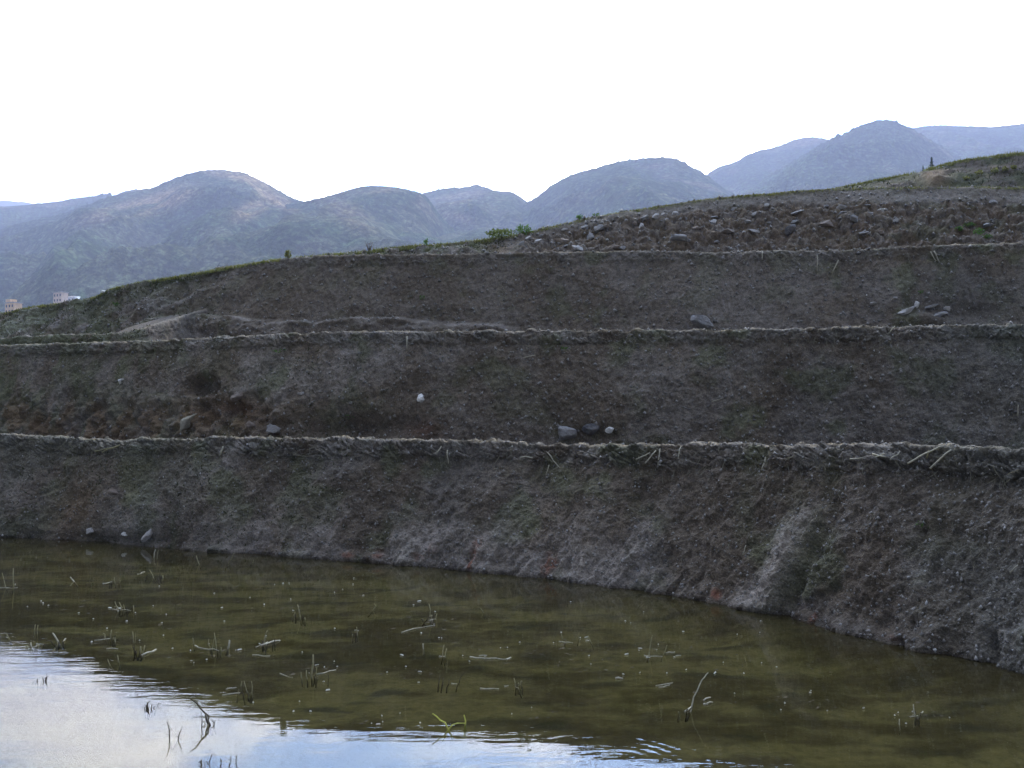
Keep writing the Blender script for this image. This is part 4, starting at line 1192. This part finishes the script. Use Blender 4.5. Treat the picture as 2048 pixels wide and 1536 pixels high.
for (x, y, w, h, lab) in ((1988, 343, 14, 10, 'largest pale yellow green tuft on the hilltop slope at the right'), (1958, 347, 16, 8, 'wide yellow green tuft left of the largest one on the hilltop'), (2012, 341, 12, 8, 'small yellow green tuft right of the largest one on the hilltop'),
                          (1932, 357, 14, 7, 'dull green tuft lowest on the hilltop, nearest the bare mound'), (2028, 335, 9, 6, 'tiny yellow green tuft farthest right on the hilltop')):
    shrub('b5', x, y + h * 0.4, w, h, lab, YELLOW, 110, 4.0, group=GH, seed=int(x), name='grass_tuft', cat='grass tuft', stems=1)
GG = 'little weeds on the earth banks'
for (k, x, y, w, h, lab) in (('b2', 700, 836, 26, 8, 'green weed patch low on the second bank, left of the white stone'), ('b2', 560, 706, 30, 7, 'thin green weed patch under the second bund at the left'), ('b2', 1780, 668, 0, 0, ''),
                             ('b1', 1850, 1055, 30, 14, 'faint green weed on the lowest bank at the right'), ('b3', 845, 600, 14, 9, 'faint green weed in the middle of the third bank'), ('b3', 1842, 588, 12, 6, 'tiny green weed above the tilted slabs'),
                             ('b2', 1130, 700, 18, 6, 'sparse weed just under the second bund in the middle'), ('b3', 232, 612, 14, 8, 'pale green weed on the grassy left shoulder')):
    if w: shrub(k, x, y, w, h, lab, GREEN, 45, 3.6, group=GG, seed=int(x), name='weed', cat='weed', stems=1)


def grass_line(key_C, n, pxs, px0, px1_, hmin, hmax, mat, seed, spread=0.35, lift=0.0):
    r = np.random.default_rng(seed)
    C, OUTY = key_C
    x = r.uniform(px0, px1_, n)
    P = np.stack([np.interp(x, pxs, C[:, i]) for i in range(3)], -1)
    off = r.uniform(-spread, spread * 0.35, n)
    P[:, 1] += -off * 0.8
    P[:, 2] += lift - np.clip(off, 0, 1) * 0.6 - 0.02
    keep = fbm(P, 0.9, 2, seed) + r.uniform(-0.5, 0.5, n) > -0.15
    P = P[keep]; n = len(P)
    hgt = r.uniform(hmin, hmax, n) * r.uniform(0.4, 1, n)
    an = r.uniform(0, 2 * math.pi, n)
    w = 0.006 + 0.0004 * P[:, 1]
    a = np.stack([np.cos(an) * w, np.sin(an) * w, 0 * an], -1)
    tip = P + np.stack([r.normal(0, 0.35, n) * hgt, r.normal(0, 0.35, n) * hgt, hgt], -1)
    V = np.stack([P - a, P + a, tip], 1).reshape(-1, 3)
    o = mesh_obj('crest_grass', V, np.arange(3 * n).reshape(n, 3), mat, smooth=False)
    return tag(o, kind='stuff')


grass_line((C3, 0), 9000, px3, -40, 560, 0.03, 0.10, YELLOW, 1, 0.3)
grass_line((C3, 0), 5000, px3, -40, 460, 0.03, 0.09, WEEDY, 2, 0.9)
grass_line((C4, 0), 9000, px4, 540, 1100, 0.05, 0.13, YELLOW, 3, 0.5)
grass_line((C4, 0), 6000, px4, 1000, 2080, 0.03, 0.08, YELLOW, 4, 0.4)
grass_line((C5, 0), 6000, px5, 1600, 2100, 0.08, 0.16, YELLOW, 5, 0.8)


def face_grass(key, n, lim, hmin, hmax, mat, seed):
    r = np.random.default_rng(seed)
    P, PX, PY, NR = BANKS[key]
    ok = np.where(lim(PX, PY))[0]
    P0 = P[r.choice(ok, n)]
    keep = fbm(P0, 1.2, 3, seed) + r.uniform(-0.4, 0.4, n) > 0.0
    P0 = P0[keep]; n = len(P0)
    hgt = r.uniform(hmin, hmax, n)
    an = r.uniform(0, 2 * math.pi, n); w = 0.005 + 0.0004 * P0[:, 1]
    a = np.stack([np.cos(an) * w, np.sin(an) * w, 0 * an], -1)
    tip = P0 + np.stack([r.normal(0, .5, n) * hgt, -r.uniform(.1, .8, n) * hgt, hgt * r.uniform(.3, 1, n)], -1)
    o = mesh_obj('bank_grass', np.stack([P0 - a, P0 + a, tip], 1).reshape(-1, 3), np.arange(3 * n).reshape(n, 3), mat, smooth=False)
    return tag(o, kind='stuff')


face_grass('b3', 6000, lambda X, Y: (X > -60) & (X < 180 + 320 * np.random.default_rng(3).uniform(0, 1, X.shape) ** 1.5), 0.03, 0.08, WEEDY, 21)
face_grass('b4', 5000, lambda X, Y: (X > 540) & (X < 1010), 0.03, 0.09, WEEDY, 22)
face_grass('b2b', 2500, lambda X, Y: (X > -60) & (X < 300), 0.02, 0.05, WEEDY, 23)
face_grass('b5', 4000, lambda X, Y: (X > 1600) & (X < 2100) & ~((abs(X - 1870) < 30) & (Y > 340)), 0.06, 0.16, WEEDY, 24)
face_grass('b1', 2600, lambda X, Y: (X > -60) & (X < 700), 0.02, 0.05, WEEDY, 25)
face_grass('b2', 2600, lambda X, Y: (X > -60) & (X < 800), 0.02, 0.05, WEEDY, 26)


def hanging(key, n, lo, hi, seed, lmin, lmax):
    r = np.random.default_rng(seed)
    P, PX, PY, NR = BANKS[key]
    rim = np.interp(PX, *{'b1': (px1, cy1), 'b2': (px2, cy2), 'b3': (px3, cy3)}[key])
    ok = np.where((PX > -40) & (PX < 2090) & (PY > rim + lo) & (PY < rim + hi))[0]
    p = P[r.choice(ok, n * 2)]
    p = p[fbm(p, 1.1, 2, seed) + r.uniform(-.3, .3, n * 2) > 0]; n = len(p)
    L = r.uniform(lmin, lmax, n); a = r.normal(0, 0.7, n); w = 0.0016 + 0.00022 * p[:, 1]
    d = np.stack([np.sin(a) * L, -0.35 * L, -np.cos(a) * L], -1); s = np.stack([np.cos(a) * w, 0 * a, np.sin(a) * w], -1)
    m_ = p + d * 0.5 + np.stack([r.normal(0, .1, n) * L, -0.12 * L, 0 * L], -1)
    p = p - np.stack([0 * L, 0.02 + 0 * L, 0 * L], -1)
    V = np.stack([p - s, p + s, m_ + s, p * 0 + m_ - s, m_ - s, m_ + s, p + d + s * .4, p + d - s * .4], 1)
    o = mesh_obj('root_litter', V.reshape(-1, 3), np.arange(8 * n).reshape(-1, 4), ROOT, smooth=False)
    return tag(o, kind='stuff')


hanging('b1', 200, 2, 60, 31, 0.04, 0.14)
hanging('b2', 160, 2, 40, 32, 0.04, 0.15)
hanging('b3', 140, 2, 36, 33, 0.05, 0.18)
hanging('b1', 120, 60, 240, 34, 0.03, 0.10)


def conifer(px, py_top, hpx, D, label):
    top = at(px, py_top, D)
    sc = D / F; H = hpx * sc * 1.5
    root = empty('conifer_tree', top - np.array([0, 0, H]), label, 'tree', 'conifers behind the hilltop')
    V, F_ = tube([(0, 0, -1.0), (0, 0, H * 0.5), (0, 0, H * 0.97)], H * 0.03, H * 0.006, 6)
    mesh_obj('trunk', V, F_, TWIG, root)
    r = np.random.default_rng(int(px))
    Vs = []
    for k in range(900):
        t = r.uniform(0.12, 1.0)
        rad = (1 - t) ** 0.85 * H * 0.24 * (0.7 + 0.45 * math.sin(t * 42 + 2 * math.sin(3 * t)))
        a = r.uniform(0, 2 * math.pi); q = r.uniform(0.3, 1) * rad
        c = np.array([math.cos(a) * q, math.sin(a) * q, t * H - q * 0.35])
        d = np.array([math.cos(a), math.sin(a), -0.35 + r.normal(0, .2)]) * H * 0.05
        s = np.array([-math.sin(a), math.cos(a), r.normal(0, .4)]) * H * 0.016
        Vs += [c - s, c + s, c + d]
    mesh_obj('crown', Vs, np.arange(len(Vs)).reshape(-1, 3), CONIFER, root, smooth=False)


conifer(1863, 314, 25, 105, 'taller dark conifer behind the hilltop crest')
conifer(1846, 331, 14, 105, 'shorter conifer left of the taller one')

# ------------------------------------------------------------------ village houses at the far left
def wall_mat(name, c):
    m, nt, out = new_mat(name)
    geo = nt.nodes.new('ShaderNodeNewGeometry').outputs['Position']
    col = mixc(nt, 1.0, c, ramp(nt, texnoise(nt, 0.8, 4, 0.6, geo), [(0.3, 0.8), (0.7, 1.15)]), 'MULTIPLY')
    principled(nt, out, col, 0.9, 0.2)
    return m


W_TAN = wall_mat('tan_render', (0.68, 0.44, 0.24)); W_PINK = wall_mat('pale_render', (0.66, 0.50, 0.38)); W_BLUE = wall_mat('blue_grey_render', (0.42, 0.48, 0.56))
W_WHITE = wall_mat('white_paint', (0.8, 0.8, 0.78)); GLASS = wall_mat('dark_window', (0.04, 0.045, 0.05)); ROOFM = wall_mat('roof_slab', (0.35, 0.32, 0.3))


def box(x0, x1, y0, y1, z0, z1):
    V = [(x, y, z) for z in (z0, z1) for y in (y0, y1) for x in (x0, x1)]
    F_ = [(0, 2, 3, 1), (4, 5, 7, 6), (0, 1, 5, 4), (1, 3, 7, 5), (3, 2, 6, 7), (2, 0, 4, 6)]
    return V, F_


def ground_at(px, D):
    P, PX, PY = MTN['1']
    i = np.argmin(((P[..., 0] - (px - 1024) / F * D) ** 2 + (P[..., 1] - D) ** 2).ravel())
    return float(P.reshape(-1, 3)[i, 2])


def house(px0, px1_, py_top, D, label, mat, steps=(), floors=4, wins=3, turn=0.25):
    sc = D / F
    g = ground_at((px0 + px1_) / 2, D)
    c = at((px0 + px1_) / 2, py_top, D)
    root = empty('apartment_house', (c[0], D, g - 1.0), label, 'house', 'village houses beyond the terraces')
    root.rotation_euler = (0, 0, turn)
    W = (px1_ - px0) * sc / 2; H = c[2] - g + 1.0
    V, F_ = box(-W, W, 0, 1.3 * W, 0, H)
    mesh_obj('wall', V, F_, mat, root, smooth=False)
    V, F_ = box(-W - 0.3, W + 0.3, -0.3, 1.3 * W + 0.3, H, H + 0.5)
    mesh_obj('roof', V, F_, ROOFM if mat is not W_BLUE else W_WHITE, root, smooth=False)
    n = 0
    for k in range(floors):
        zt = H - 1.0 - k * 3.0
        if zt < 1: break
        for j in range(wins):
            xc = -W + (j + 0.5) * 2 * W / wins
            V, F_ = box(xc - 0.55, xc + 0.55, -0.06, 0.1, zt - 1.4, zt)
            mesh_obj('window', V, F_, GLASS, root, smooth=False)
    for (a, b, hh) in steps:
        V, F_ = box(a * W, b * W, 0.2, 1.1 * W, H + 0.5, H + 0.5 + hh)
        mesh_obj('stair_tower', V, F_, mat, root, smooth=False)
    return root


house(5, 33, 606, 560, 'tan stepped house at the far left edge of the photo', W_TAN, steps=((-0.95, 0.1, 1.8),), wins=3, turn=-0.5)
house(103, 127, 585, 600, 'taller pale house with four floors, right of the tan one', W_PINK, wins=3, turn=-0.45)
house(132, 152, 594, 610, 'low blue grey house right of the taller pale one', W_BLUE, wins=2, turn=-0.45)
p = at(155, 593.5, 606)
V, F_ = tube([(0, 0, -14), (0, 0, -1.2), (0, 0, -1.2), (0, 0, 0.2), (0, 0, 0.2)], 1.1, 1.1, 10)
o = mesh_obj('water_tank', V, F_, W_WHITE); o.location = p
tag(o, 'bright white round tank standing beside the blue grey house', 'tank')

# ------------------------------------------------------------------ haze
HX, HY0, HY1, HZ0, HZ1 = G + 30, -630.0, 2 * G - 3000 + 30, -1.95, 1000.0
V, F_ = box(-HX, HX, HY0, HY1, HZ0, HZ1)
m, nt, out = new_mat('haze_air')
pv = nt.nodes.new('ShaderNodeVolumePrincipled')
pv.inputs['Density Attribute'].default_value = ''
pv.inputs['Color Attribute'].default_value = ''
pv.inputs['Temperature Attribute'].default_value = ''
pv.inputs['Color'].default_value = (0.395, 0.425, 0.585, 1)
pv.inputs['Density'].default_value = 0.00030
pv.inputs['Anisotropy'].default_value = 0.25
nt.links.new(pv.outputs[0], out.inputs['Volume'])
o = mesh_obj('haze', V, F_, m, smooth=False)
tag(o, kind='stuff')

# ------------------------------------------------------------------ light
SUN_EL, SUN_AZ = 36.0, 8.0        # azimuth to the right of the view
az = R(SUN_AZ); el = R(SUN_EL)
sd = bpy.data.lights.new('sun', 'SUN'); sd.energy = 3.4; sd.angle = R(2.5); sd.color = (1.0, 0.90, 0.74)
so = bpy.data.objects.new('sun', sd); COL.objects.link(so)
from mathutils import Vector
dirv = Vector((math.sin(az) * math.cos(el), math.cos(az) * math.cos(el), math.sin(el)))
so.rotation_euler = dirv.to_track_quat('Z', 'Y').to_euler()
so.location = (0, 0, 60)

w = bpy.data.worlds.new('World'); scene.world = w; w.use_nodes = True
nt = w.node_tree; nt.nodes.clear()
wo = nt.nodes.new('ShaderNodeOutputWorld'); bg = nt.nodes.new('ShaderNodeBackground')
sky = nt.nodes.new('ShaderNodeTexSky'); sky.sky_type = 'NISHITA'; sky.sun_disc = False
sky.sun_elevation = el; sky.sun_rotation = az; sky.air_density = 1.0; sky.dust_density = 2.0; sky.ozone_density = 1.5; sky.altitude = 1200
tc = nt.nodes.new('ShaderNodeTexCoord').outputs['Generated']
sep = nt.nodes.new('ShaderNodeSeparateXYZ'); nt.links.new(tc, sep.inputs[0])
den = mathn(nt, 'ADD', mathn(nt, 'MAXIMUM', sep.outputs['Z'], 0.0), 0.12)
cmb = nt.nodes.new('ShaderNodeCombineXYZ')
nt.links.new(mathn(nt, 'DIVIDE', sep.outputs['X'], den), cmb.inputs[0]); nt.links.new(mathn(nt, 'DIVIDE', sep.outputs['Y'], den), cmb.inputs[1])
cn = N(nt, 'ShaderNodeTexNoise', i_Scale=1.1, i_Detail=6, i_Roughness=0.55, i_Distortion=0.4)
nt.links.new(cmb.outputs[0], cn.inputs['Vector'])
cm = ramp(nt, cn.outputs[0], [(0.47, 0.0), (0.57, 1.0)])
dt = nt.nodes.new('ShaderNodeVectorMath'); dt.operation = 'DOT_PRODUCT'; dt.inputs[1].default_value = tuple(dirv)
nt.links.new(tc, dt.inputs[0])
glow = mathn(nt, 'POWER', mathn(nt, 'MULTIPLY', mathn(nt, 'ADD', dt.outputs['Value'], 1.0), 0.5), 8.0)
glow = mathn(nt, 'ADD', mathn(nt, 'MULTIPLY', glow, 120.0), 5.0)
tone = mixc(nt, cm, (0.54, 0.78, 1.22), (1.42, 1.39, 1.35))
veil = nt.nodes.new('ShaderNodeVectorMath'); veil.operation = 'SCALE'
nt.links.new(tone, veil.inputs[0]); nt.links.new(glow, veil.inputs['Scale'])
c = mixc(nt, 0.85, sky.outputs[0], veil.outputs[0])
nt.links.new(c, bg.inputs[0]); bg.inputs[1].default_value = 0.1
nt.links.new(bg.outputs[0], wo.inputs[0])

# ------------------------------------------------------------------ render settings
scene.view_settings.view_transform = 'Standard'
scene.view_settings.look = 'None'
scene.view_settings.exposure = 0.35
scene.view_settings.gamma = 1.0
scene.view_settings.use_curve_mapping = False
scene.cycles.use_denoising = True
scene.cycles.max_bounces = 6
scene.cycles.diffuse_bounces = 3
scene.cycles.volume_bounces = 1
scene.cycles.transparent_max_bounces = 8
scene.cycles.sample_clamp_indirect = 6.0
